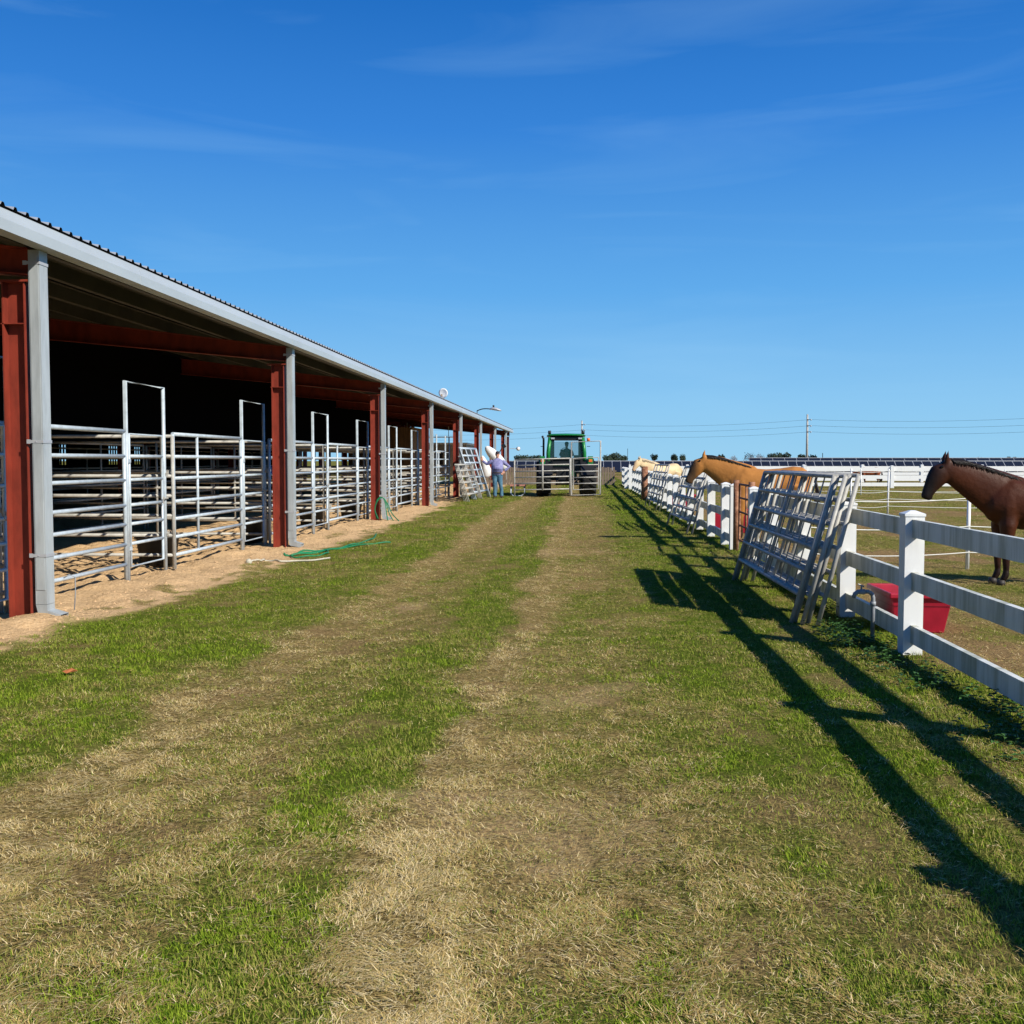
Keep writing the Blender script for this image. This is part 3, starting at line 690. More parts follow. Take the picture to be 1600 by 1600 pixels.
# rope fences in the paddock
def rope_fence(lab, pts, zs, h):
    t = thing('rope_fence', lab, 'fence', (*pts[0], 0), 'white rope paddock fences')
    for (x, y) in pts:
        p = MB(); p.path([(x, y, -.03), (x + rnd.uniform(-.02, .02), y, h)], .028, 8); p.build('rope_post', 'white', t, True)
    for z in zs:
        for a, b in zip(pts[:-1], pts[1:]):
            q = []
            for i in range(9):
                u = i / 8; q.append((a[0] + (b[0] - a[0]) * u, a[1] + (b[1] - a[1]) * u - .03, z - .05 * 4 * u * (1 - u) + 0))
            MB().path(q, .007, 5).build('rope', 'polerope', t)
rope_fence('near thin white rope fence with the dark horse standing in front', [(3.1, 14.7), (5.46, 14.96), (9.6, 15.3), (14, 15.5)], (1.02, .62, .25), 1.1)
rope_fence('middle thin white rope fence with slim posts across the paddock', [(7.8, 30.6), (8.87, 30.6), (14.5, 30.6), (21, 30.6)], (1.26, .66, .44, .23), 1.32)
rope_fence('farthest thin white rope fence near the grazing bay horse', [(7.2, 47.5), (12.65, 47.8), (19, 47.8), (27, 47.8)], (1.1, .2), 1.16)

# ------------------------------------------------------------------ troughs, spigot, hoses
def trough(lab, cx, cy, L_, W_, h, mat='redtub'):
    t = thing('water_trough', lab, 'trough', (cx, cy, 0), 'red plastic troughs')
    m = MB(); e = .12
    def ring(k, z, inner=0):
        return [(cx - L_ / 2 * k + inner, cy - W_ / 2 * k + inner, z), (cx + L_ / 2 * k - inner, cy - W_ / 2 * k + inner, z), (cx + L_ / 2 * k - inner, cy + W_ / 2 * k - inner, z), (cx - L_ / 2 * k + inner, cy + W_ / 2 * k - inner, z)]
    R_ = [ring(.78, .0), ring(.95, h - .05), ring(1.04, h - .05), ring(1.04, h), ring(.94, h), ring(.78, .05)]
    vs = sum(R_, []); fs = [(3, 2, 1, 0), (20, 21, 22, 23)]
    for i in range(5):
        for j in range(4): fs.append((i * 4 + j, i * 4 + (j + 1) % 4, (i + 1) * 4 + (j + 1) % 4, (i + 1) * 4 + j))
    m.add(vs, fs)
    o = m.build('tub', mat, t)
    bv = o.modifiers.new('bevel', 'BEVEL'); bv.width = .02; bv.segments = 3
    w2 = MB(); w2.add(ring(.93, h - .12), [(0, 1, 2, 3)]); w2.build('water', M_('water', (.03, .04, .04), .05), t)
    return t
T1 = trough('red plastic water trough behind the nearest white post', 3.02, 9.68, .56, .74, .37)
trough('red trough behind the white fence near the buckskin horse', 3.15, 22.5, .9, .6, .52)
trough('small red trough far along the white fence', 3.1, 32.5, .8, .6, .5)
t = thing('water_spigot', 'grey standpipe with tap beside the nearest white fence post', 'tap', (2.52, 9.05, 0))
m = MB(); m.path([(2.50, 9.0, -.03), (2.50, 9.0, .37), (2.49, 9.0, .40), (2.46, 9.0, .42), (2.42, 9.0, .42)], .018, 10); m.build('pipe', 'pvc', t, True)
m = MB(); m.path([(2.43, 9.0, .42), (2.37, 9.0, .418), (2.345, 9.0, .40), (2.335, 9.0, .365)], [.023, .021, .019, .017], 10); b_ = m.build('tap_body', 'pvc', t, True)
m = MB(); m.path([(2.40, 9.0, .43), (2.40, 9.0, .465)], .008, 6); m.path([(2.37, 9.0, .485), (2.42, 9.0, .465)], .009, 6); m.build('tap_handle', 'galv_dull', b_)
m = MB(); m.lathe((2.50, 9.0, .30), [(.018, 0), (.025, .0), (.025, .035), (.018, .035)], 12); m.build('coupling', 'pvc', t, True)
def spline(pts, n=10):
    out = []; P = [Vector(p) for p in pts]
    for i in range(len(P) - 1):
        p0 = P[max(i - 1, 0)]; p1 = P[i]; p2 = P[i + 1]; p3 = P[min(i + 2, len(P) - 1)]
        for k in range(n):
            t_ = k / n
            out.append(.5 * ((2 * p1) + (-p0 + p2) * t_ + (2 * p0 - 5 * p1 + 4 * p2 - p3) * t_ ** 2 + (-p0 + 3 * p1 - 3 * p2 + p3) * t_ ** 3))
    out.append(P[-1]); return out
def gz(x, y, o=.016): return float(height(np.array([x]), np.array([y]))[0]) + o
hz = [(-3.6, 18.9), (-3.95, 18.6), (-4.25, 17.6), (-4.5, 17.0), (-4.75, 16.5), (-4.66, 16.1), (-4.4, 16.15), (-4.25, 16.6), (-4.35, 17.1), (-4.62, 17.2), (-4.9, 16.7), (-4.85, 16.4), (-4.5, 16.7), (-4.3, 17.6), (-4.2, 18.6), (-4.15, 19.8), (-4.3, 21.0)]
m = MB(); m.path([(p.x, p.y, gz(p.x, p.y, .02 + .01 * math.sin(i * .7))) for i, p in enumerate(spline([(x, y, 0) for x, y in hz], 8))], .013, 8)
tag(m.build('garden_hose', 'green_hose', None, True), 'green garden hose lying looped on the sand edge', 'hose')
m = MB()
for q in range(3):
    m.path(spline([(-5.36 + .03 * q, 26.2 - .02 * q, .05), (-5.38, 26.12, .3), (-5.30, 26.1, .52 + .02 * q), (-5.17, 26.1, .60), (-5.10 + .03 * q, 26.08, .45), (-5.05 + .07 * q, 26.0, .2), (-5.0 + .16 * q, 25.9 - .1 * q, .03)], 6), .013, 7)
tag(m.build('garden_hose', 'green_hose', None, True), 'green hose coiled over the foot of the third downspout', 'hose')
m = MB(); m.path([(p.x, p.y, gz(p.x, p.y, .02)) for p in spline([(-4.95, 14.9, 0), (-4.85, 15.2, 0), (-4.92, 15.5, 0), (-4.7, 15.45, 0), (-4.6, 15.2, 0), (-4.4, 15.4, 0), (-4.15, 15.5, 0), (-4.0, 15.9, 0)], 8)], .014, 6); m.ball((-4.96, 14.85, .05), .05, 8)
tag(m.build('rope', 'rope', None, True), 'pale knotted rope lying on sand before the second downspout', 'rope')
m = MB(); m.add([(-3.745, 7.07, .035), (-3.70, 7.045, .025), (-3.66, 7.08, .045), (-3.65, 7.12, .03), (-3.70, 7.12, .05), (-3.745, 7.10, .03)], [(0, 1, 4, 5), (1, 2, 3, 4)]); 
tag(m.build('dead_leaf', 'leaf'), 'single orange-brown dead leaf lying on the green grass', 'leaf')

# weeds by the fence
def weeds():
    m = MB(); q = random.Random(5)
    for (cx, cy, n, sp) in ((2.25, 8.75, 60, .25), (2.3, 9.3, 40, .25), (2.3, 8.0, 30, .2), (2.6, 6.4, 40, .25), (2.35, 5.6, 30, .3), (2.5, 10.6, 30, .25), (2.45, 7.2, 30, .3), (2.5, 5.0, 30, .3)):
        for i in range(n):
            x, y = cx + q.gauss(0, sp * .5), cy + q.gauss(0, sp * .7); h = q.uniform(.03, .13); a0 = q.uniform(0, 6.28)
            for k in range(4):
                a = a0 + k * 1.7; zz = h * (.4 + .2 * k); l = q.uniform(.018, .035); c_, s_ = math.cos(a), math.sin(a)
                m.add([(x, y, zz), (x + c_ * l - s_ * l * .5, y + s_ * l + c_ * l * .5, zz + .008), (x + c_ * l * 2, y + s_ * l * 2, zz), (x + c_ * l + s_ * l * .5, y + s_ * l - c_ * l * .5, zz + .008)], [(0, 1, 2, 3)])
            m.add([(x - .001, y, 0), (x + .001, y, 0), (x, y + .001, h)], [(0, 1, 2)])
    tag(m.build('weeds', 'weed', fix=False), 'low leafy weeds growing along the foot of the white fence', 'weeds', kind='stuff')
weeds()

# ------------------------------------------------------------------ organic bodies
def organic(mb, name, mat, parent, voxel=.02, smooth=6):
    me = bpy.data.meshes.new('tmp'); me.from_pydata([tuple(v) for v in mb.v], [], mb.f)
    bm = bmesh.new(); bm.from_mesh(me); bmesh.ops.recalc_face_normals(bm, faces=bm.faces); bm.to_mesh(me); bm.free()
    o = bpy.data.objects.new('tmp', me); COL.objects.link(o)
    r = o.modifiers.new('r', 'REMESH'); r.mode = 'VOXEL'; r.voxel_size = voxel
    s = o.modifiers.new('s', 'SMOOTH'); s.factor = .6; s.iterations = smooth
    dg = bpy.context.evaluated_depsgraph_get(); dg.update()
    m2 = bpy.data.meshes.new_from_object(o.evaluated_get(dg)); bpy.data.objects.remove(o)
    m2.name = name
    m2.polygons.foreach_set('use_smooth', [True] * len(m2.polygons))
    m2.materials.clear(); m2.materials.append(MAT[mat] if isinstance(mat, str) else mat)
    ob = bpy.data.objects.new(name, m2); COL.objects.link(ob); ob.parent = parent; ORG[ob.name] = Vector((0, 0, 0)); return ob
def horse_mat(name, body, dark, legz, belly=None, muzzle=None, mz=(1.3, 1.5), face=None):
    """body colour with darker lower legs (points) and muzzle, from object coordinates"""
    m = bpy.data.materials.new(name); m.use_nodes = True; t = m.node_tree; b = t.nodes['Principled BSDF']
    b.inputs['Roughness'].default_value = .5; b.inputs['Specular IOR Level'].default_value = .18
    tc = N(t, 'ShaderNodeTexCoord'); sp = N(t, 'ShaderNodeSeparateXYZ'); L(t, tc.outputs['Object'], sp.inputs[0])
    n = N(t, 'ShaderNodeTexNoise'); n.inputs['Scale'].default_value = 2.6; n.inputs['Detail'].default_value = 5; L(t, tc.outputs['Object'], n.inputs['Vector'])
    c0 = N(t, 'ShaderNodeMixRGB'); c0.inputs[1].default_value = (*[x * .45 for x in body], 1); c0.inputs[2].default_value = (*[min(1, x * 1.5) for x in body], 1)
    L(t, n.outputs[0], c0.inputs[0]); cur = c0.outputs[0]
    def band(sock, lo, hi, col, inv=False):
        nonlocal cur
        r = N(t, 'ShaderNodeMapRange'); r.inputs[1].default_value = lo; r.inputs[2].default_value = hi
        if inv: r.inputs[3].default_value = 1; r.inputs[4].default_value = 0
        r.clamp = True
        ad = N(t, 'ShaderNodeMath', operation='MULTIPLY_ADD'); ad.inputs[1].default_value = .12; L(t, n.outputs[0], ad.inputs[0]); L(t, sock, ad.inputs[2])
        L(t, ad.outputs[0], r.inputs[0])
        x = N(t, 'ShaderNodeMixRGB'); L(t, r.outputs[0], x.inputs[0]); L(t, cur, x.inputs[1]); x.inputs[2].default_value = (*col, 1); cur = x.outputs[0]
    band(sp.outputs[2], legz, legz + .3, dark, True)
    if muzzle: band(sp.outputs[0], mz[0], mz[1], muzzle)
    if face: band(sp.outputs[0], face[1], face[2], face[0])
    L(t, cur, b.inputs['Base Color'])
    w = N(t, 'ShaderNodeTexNoise'); w.inputs['Scale'].default_value = 7; w.inputs['Detail'].default_value = 9; w.inputs['Roughness'].default_value = .6
    L(t, tc.outputs['Object'], w.inputs['Vector'])
    bp = N(t, 'ShaderNodeBump'); bp.inputs['Strength'].default_value = .4; bp.inputs['Distance'].default_value = .03; L(t, w.outputs[0], bp.inputs['Height']); L(t, bp.outputs[0], b.inputs['Normal'])
    return m
def horse(label, loc, rz, mat, hair, neck, head, ears=.13, scale=1.0, grp=None, mane=True, group=None, stride=0, eye=True):
    """forward +x. neck: rings from the shoulder to the poll; head: poll, jaw, mid, muzzle (x, z, half height, half width)"""
    t = thing('horse', label, 'horse', (0, 0, 0), group)
    def tl(pts):
        out = []
        for i, p in enumerate(pts):
            a = pts[max(i - 1, 0)]; b = pts[min(i + 1, len(pts) - 1)]
            ang = math.atan2(b[1] - a[1], b[0] - a[0]); out.append((p[0], 0, p[1], p[2], p[3], ang))
        return out
    m = MB()
    body = [(-.84, 1.10, .10, .09), (-.79, 1.12, .20, .19), (-.66, 1.14, .29, .26), (-.48, 1.145, .305, .285), (-.25, 1.11, .30, .285), (0, 1.075, .315, .30), (.22, 1.07, .335, .285), (.40, 1.11, .34, .245), (.56, 1.10, .29, .215), (.67, 1.08, .20, .17), (.72, 1.07, .11, .10)]
    m.loft([(x, 0, z, a, b, 0) for x, z, a, b in body], 20)
    m.ball((.30, 0, 1.33), .12, 12, (1.5, .55, .9))           # withers
    m.ball((-.5, 0, 1.33), .14, 12, (1.4, 1.0, .8))           # croup
    for s in (-1, 1):
        m.ball((.44, s * .15, 1.05), .2, 12, (.75, .5, 1.4)); m.ball((-.58, s * .16, 1.0), .22, 12, (.85, .55, 1.35))   # shoulder, haunch
    m.loft(tl(neck), 18)
    m.loft(tl(head), 16)
    # cheek, muzzle, nostril swell, lower lip
    j = head[1]; mu = head[-2]
    for s in (-1, 1):
        m.ball((j[0] - .02, s * .035, j[1] - .035), .095, 12, (1, .55, 1.05))
        m.ball((mu[0] + .01, s * .03, mu[1] + .01), .035, 8)
    hx, hz_ = mu[0], mu[1]
    m.ball((hx - .035, 0, hz_ - .055), .042, 10, (1.1, .9, .8))
    # legs
    st = stride
    for s, dx in ((-1, st), (1, -st)):
        y = s * .14
        m.path([(.44, y * .75, 1.12), (.46 + dx * .3, y, .80), (.47 + dx * .7, y, .60), (.49 + dx, y, .47), (.48 + dx, y, .40), (.47 + dx, y, .20), (.475 + dx, y, .14), (.52 + dx, y, .06)], [.10, .115, .08, .064, .055, .042, .05, .042], 12)
        dx = -dx
        y = s * .15
        m.path([(-.55, y, 1.08), (-.52, y, .88), (-.55 + dx * .4, y, .74), (-.66 + dx * .8, y, .58), (-.735 + dx, y, .50), (-.72 + dx, y, .42), (-.69 + dx, y, .20), (-.68 + dx, y, .14), (-.63 + dx, y, .06)], [.20, .18, .135, .085, .066, .054, .043, .05, .042], 12)
    # ears
    p0 = head[0]; dirn = Vector((head[0][0] - head[2][0], 0, head[0][1] - head[2][1])).normalized()
    up = Vector((dirn.x * .35, 0, 1)).normalized()
    for s in (-1, 1):
        b = Vector((p0[0], s * .05, p0[1] + p0[2] * .75))
        m.path([b - up * .03, b + up * .05 + Vector((.0, s * .012, 0)), b + up * ears * .8, b + up * (ears + .03)], [.03, .034, .024, .006], 8)
    organic(m, 'body', mat, t, .0165, 11)
    # hooves
    for s, dx in ((-1, st), (1, -st)):
        for x, y in ((.535 + dx, s * .14), (-.615 - dx, s * .15)):
            MB().lathe((x, y, 0), [(0, 0), (.062, 0), (.047, .075), (0, .078)], 14).build('hoof', M_('hoof', (.035, .028, .024), .6), t, True)
    if eye:
        k = head[1]; e = Vector((k[0] * .6 + head[0][0] * .4, 0, k[1] * .6 + head[0][1] * .4 + .045))
        for s in (-1, 1): MB().ball((e.x + .03, s * .082, e.z), .02, 10).build('eye', M_('eye', (.01, .008, .006), .1), t, True)
    # mane: strands along the crest falling to one side; tail
    if mane:
        mm = MB(); q = random.Random(3); rings = tl(neck)
        cr = []
        for (x, _, z, a, b, an) in rings: cr.append(Vector((x - math.sin(an) * a * .93, 0, z + math.cos(an) * a * .86)))
        cr = cr[1:]
        for i in range(300):
            u = i / 299 * (len(cr) - 1.001); k = int(u); p = cr[k].lerp(cr[k + 1], u - k)
            l = q.uniform(.07, .15) if mane is True else mane * q.uniform(.7, 1.3)
            sd = 1 if q.random() < .7 else -1
            mm.path([p + Vector((.01, 0, -.015)), p + Vector((-.02, sd * .025, .008)), p + Vector((-.05 - l * .2, sd * (.06 + l * .15), -l * .35)), p + Vector((q.uniform(-.12, -.06), sd * (.085 + l * .3), -l))], [.007, .009, .007, .002], 5)
        # forelock
        pp = Vector((p0[0], 0, p0[1] + p0[2]))
        f = Vector((head[2][0] - head[0][0], 0, head[2][1] - head[0][1])).normalized(); nrm = Vector((-f.z, 0, f.x))
        if nrm.z < 0: nrm = -nrm
        for i in range(14):
            y = q.uniform(-.03, .03); mm.path([pp + Vector((-.01, y, 0)), pp + f * .08 + nrm * .02 + Vector((0, y * 1.3, 0)), pp + f * q.uniform(.14, .2) + nrm * .01 + Vector((0, y * 1.6, 0))], [.01, .009, .002], 5)
        mm.build('mane', hair, t, True)
    tm = MB(); q = random.Random(4)
    for i in range(46):
        a, b = q.uniform(-.04, .04), q.uniform(-.05, .05); L_ = q.uniform(.75, .95)
        tm.path([(-.80, a * .4, 1.24 + b * .2), (-.90, a, 1.18 + b), (-.94 + b * .6, a * 1.5, .95), (-.93 + b, a * 2, .7), (-.90 + b, a * 1.8, 1.25 - L_)], [.018, .02, .018, .016, .004], 5)
    tm.build('tail', hair, t, True)
    t.location = loc; t.rotation_euler = (0, 0, rz); t.scale = (scale,) * 3
    return t
MAT['hair_dark'] = M_('dark_hair', (.018, .014, .012), .5, 0, .3, 20)
MAT['hair_pale'] = M_('pale_hair', (.62, .50, .34), .5, 0, .3, 20)
MAT['hair_brown'] = M_('brown_hair', (.05, .02, .012), .5)
G_ = 'horses in the paddock'
neckB = [(.34, 1.12, .35, .17), (.52, 1.20, .33, .155), (.72, 1.30, .285, .13), (.92, 1.41, .235, .11), (1.10, 1.495, .185, .095), (1.21, 1.535, .14, .085)]
headB = [(1.19, 1.555, .085, .07), (1.25, 1.475, .150, .098), (1.33, 1.375, .132, .085), (1.395, 1.275, .098, .066), (1.45, 1.19, .078, .06), (1.485, 1.13, .06, .05)]
horse('golden buckskin horse with black mane reaching its head over the white fence', (3.47, 19.75, 0), R(180 - 6),
      horse_mat('buckskin_coat', (.44, .185, .045), (.04, .02, .01), .28, face=((.10, .055, .026), 1.30, 1.42)), 'hair_dark', neckB, headB, mane=.04, group=G_, scale=1.0)
neckD = [(.34, 1.12, .35, .17), (.52, 1.20, .33, .155), (.72, 1.31, .285, .13), (.94, 1.43, .235, .11), (1.14, 1.53, .185, .095), (1.27, 1.575, .14, .085)]
headD = [(1.25, 1.595, .085, .07), (1.30, 1.51, .150, .098), (1.37, 1.41, .132, .085), (1.43, 1.31, .098, .066), (1.475, 1.22, .078, .06), (1.505, 1.15, .06, .05)]
horse('dark brown horse with black mane standing at the right edge of the paddock', (5.68, 13.2, 0), R(180),
      horse_mat('dark_brown_coat', (.062, .017, .006), (.015, .007, .005), .25, muzzle=(.012, .008, .007), mz=(1.2, 1.5)), 'hair_dark', neckD, headD, mane=.06, group=G_, scale=.93)
horse('pale palomino horse hanging its head over the distant white fence', (3.35, 43.4, 0), R(180 + 28),
      horse_mat('palomino_coat', (.74, .52, .30), (.66, .45, .28), .2, muzzle=(.40, .22, .13), mz=(1.35, 1.6)), 'hair_pale', neckB, headB, mane=True, group=G_, scale=1.0)
neckG = [(.34, 1.10, .31, .17), (.52, 1.10, .27, .15), (.70, 1.08, .22, .12), (.88, 1.06, .18, .10), (1.02, 1.03, .14, .085), (1.10, 1.0, .12, .075)]
headG = [(1.08, 1.02, .085, .07), (1.18, .95, .13, .09), (1.28, .84, .10, .075), (1.36, .74, .08, .06), (1.43, .66, .065, .05), (1.45, .62, .04, .04)]
horse('bay horse with lowered head behind the long white rail fence', (17.2, 63.2, 0), R(180),
      horse_mat('bay_coat', (.26, .075, .03), (.03, .015, .01), .45, muzzle=(.03, .015, .01), mz=(1.3, 1.45)), 'hair_brown', neckG, headG, group=G_, scale=.80, stride=.12)

# ------------------------------------------------------------------ man leaning on the downspout
def man():
    t = thing('person', 'man in dark cap, lilac shirt and jeans, one hand on a barn post', 'person')
    hip = .98
    def torso(m, e):
        m.loft([(0, 0, .90, .14 + e, .165 + e, R(-90)), (.02, 0, 1.0, .165 + e, .205 + e, R(-90)), (.07, 0, 1.14, .19 + e, .215 + e, R(-90)), (.04, 0, 1.28, .165 + e, .215 + e, R(-90)), (.0, 0, 1.40, .125 + e, .215 + e, R(-90)), (-.01, 0, 1.48, .095 + e, .18 + e, R(-90)), (-.01, 0, 1.53, .06 + e, .075 + e, R(-90))], 18)
    # forward = +x (towards the camera after rotation), +y = his left
    shR, elR, haR = (-.01, -.20, 1.43), (.02, -.42, 1.32), (-.02, -.60, 1.46)
    shL, elL, haL = (-.01, .20, 1.43), (-.03, .47, 1.21), (.06, .26, 1.03)
    def arms(m, e, full):
        for a, b, c in ((shR, elR, haR), (shL, elL, haL)):
            k = 1 if full else .88
            c2 = tuple(b[i] + (c[i] - b[i]) * k for i in range(3))
            m.path([a, tuple((a[i] + b[i]) / 2 for i in range(3)), b, tuple((b[i] + c2[i]) / 2 for i in range(3)), c2], [.072 + e, .06 + e, .048 + e, .043 + e, .032 + e], 12)
    def legs(m, e, full):
        for s, fx, fy in ((-1, .06, -.10), (1, .0, .16)):
            p = [(0, s * .09, .93), (.02, s * .10, .72), (.035, (s * .10 + fy) / 2, .50), (.01, fy, .30), (0, fy, .10 if full else .06)]
            m.path(p, [.115 + e, .09 + e, .063 + e, .055 + e, (.042 if full else .062) + e], 12)
    m = MB(); torso(m, 0); arms(m, 0, True); legs(m, 0, True)
    m.path([(-.01, 0, 1.48), (0, 0, 1.60)], [.062, .056], 12)
    m.ball((.015, 0, 1.70), .105, 16, (.95, .74, 1.12)); m.ball((.06, 0, 1.63), .055, 10, (1, .9, .9))
    m.path([(.11, 0, 1.70), (.135, 0, 1.675)], [.012, .018], 8)
    for s in (-1, 1): m.ball((0, s * .082, 1.69), .03, 8, (.6, .4, 1))
    for (h, d) in ((haR, Vector((0, -.3, 1)).normalized()), (haL, Vector((.3, -.6, -.8)).normalized())):
        h = Vector(h); u = d.cross(Vector((1, 0, 0))).normalized()
        m.box(h + d * .045, (.035, .08, .10), Matrix((Vector((1, 0, 0)), u, d)).transposed())
        for q, l in zip((-.031, -.010, .011, .031), (.06, .075, .08, .065)):
            m.path([h + d * .08 + u * q, h + d * (.08 + l * .55) + u * q * 1.2, h + d * (.08 + l) + u * q * 1.2 + Vector((.025, 0, 0))], [.0105, .0095, .008], 7)
        m.path([h + d * .02 - u * .035, h + d * .05 - u * .07, h + d * .085 - u * .085], [.013, .0115, .009], 7)
    organic(m, 'body', 'skin', t, .0085, 3)
    sh = MB(); torso(sh, .018); arms(sh, .014, False); sh.path([(-.01, 0, 1.5), (-.005, 0, 1.56)], [.085, .07], 12); organic(sh, 'shirt', 'shirt', t, .012, 3)
    je = MB(); legs(je, .016, False); je.loft([(0, 0, .84, .12, .16, R(-90)), (0, 0, .93, .155, .185, R(-90)), (.005, 0, 1.0, .165, .19, R(-90))], 16); organic(je, 'jeans', 'jeans', t, .012, 3)
    MB().lathe((.005, 0, .985), [(.205, -.02), (.212, -.018), (.212, .018), (.205, .02)], 20).build('belt', 'boot', t, True)
    c = MB(); c.ball((.01, 0, 1.755), .108, 16, (.98, .80, .72)); c.add([(.08, -.065, 1.755), (.10, 0, 1.775), (.08, .065, 1.755), (.185, .045, 1.735), (.205, 0, 1.742), (.185, -.045, 1.735), (.08, -.065, 1.747), (.10, 0, 1.765), (.08, .065, 1.747), (.185, .045, 1.727), (.205, 0, 1.734), (.185, -.045, 1.727)], [(0, 1, 4, 5), (1, 2, 3, 4), (6, 7, 10, 11), (7, 8, 9, 10), (5, 4, 10, 11), (4, 3, 9, 10)])
    c.build('cap', 'cap', t, True)
    for s in (-1, 1): MB().ball((.098, s * .033, 1.712), .02, 8, (.4, 1.1, .8)).build('sunglasses_lens', 'cap', t, True)
    for s, fx, fy in ((-1, .06, -.10), (1, .0, .16)):
        b = MB(); b.loft([(-.10, fy, .05, .05, .045, 0), (-.04, fy, .06, .058, .048, 0), (.04, fy, .05, .048, .048, 0), (.12, fy, .038, .035, .048, 0), (.18, fy, .03, .022, .036, 0)], 12); b.path([(-.03, fy, .05), (-.01, fy, .16)], .052, 12); b.build('boot', 'boot', t, True)
    return t
mn = man(); mn.location = (-3.62, 43.0, 0); mn.rotation_euler = (0, 0, R(-90)); mn.scale = (1.07,) * 3
# large white dish leaning behind the man, on its mast, and wrapped white bundle
t = thing('white_dish', 'large white oval dish tilted on a stand behind the man', 'dish', (-5.0, 50, 0))
rot = (Matrix.Rotation(R(-38), 3, 'Y') @ Matrix.Rotation(R(76), 3, 'X'))
prof = [(0, -.10)] + [(1.15 * q / 8, -.10 + .10 * (q / 8) ** 2) for q in range(1, 9)] + [(1.15, .03)] + [(1.15 * q / 8, -.07 + .10 * (q / 8) ** 2) for q in range(8, -1, -1)]
def oval(c, a, b, th, ang, name, mat, par):
    mm = MB(); nn = 28; vs = []; fs = []
    for k, (s_, yy) in enumerate(((.0, -.10), (.55, -.07), (.85, .0), (1, .06), (1, .09), (.85, .05), (.5, -.02), (0, -.04))):
        for j in range(nn):
            q = 2 * math.pi * j / nn; u, v = a * s_ * math.cos(q), b * s_ * math.sin(q)
            vs.append((c[0] + u * math.cos(ang) - v * math.sin(ang), c[1] + yy + .25 * u, c[2] + u * math.sin(ang) + v * math.cos(ang)))
    for i in range(7):
        for j in range(nn): fs.append((i * nn + j, i * nn + (j + 1) % nn, (i + 1) * nn + (j + 1) % nn, (i + 1) * nn + j))
    mm.add(vs, fs); return mm.build(name, mat, par, True)
oval((-4.30, 50.6, 1.66), .80, .27, .1, R(-48), 'dish', 'white', t)
MB().path([(-4.3, 50.75, 0), (-4.25, 50.7, 1.5)], .045, 8).build('mast', 'frame', t, True)
t = thing('white_bundle', 'bulging white wrapped bundle set on a stand beside the barn post', 'bundle', (-4.75, 49, 0))
m = MB(); m.loft([(-4.67, 49.0, .72, .05, .12, R(90)), (-4.65, 49.0, .85, .22, .20, R(90)), (-4.67, 49, 1.15, .24, .22, R(90)), (-4.75, 49, 1.45, .18, .2, R(90)), (-4.83, 49, 1.72, .09, .12, R(90)), (-4.85, 49, 1.8, .03, .05, R(90))], 16); m.build('wrap', 'white', t, True)
for (x, y) in ((-4.9, 48.8), (-4.5, 48.8), (-4.9, 49.2), (-4.5, 49.2)): MB().b2(x - .025, x + .025, y - .025, y + .025, 0, .70).build('leg', 'wood', t)
MB().b2(-4.95, -4.45, 48.75, 49.25, .70, .74).build('board', 'wood', t)

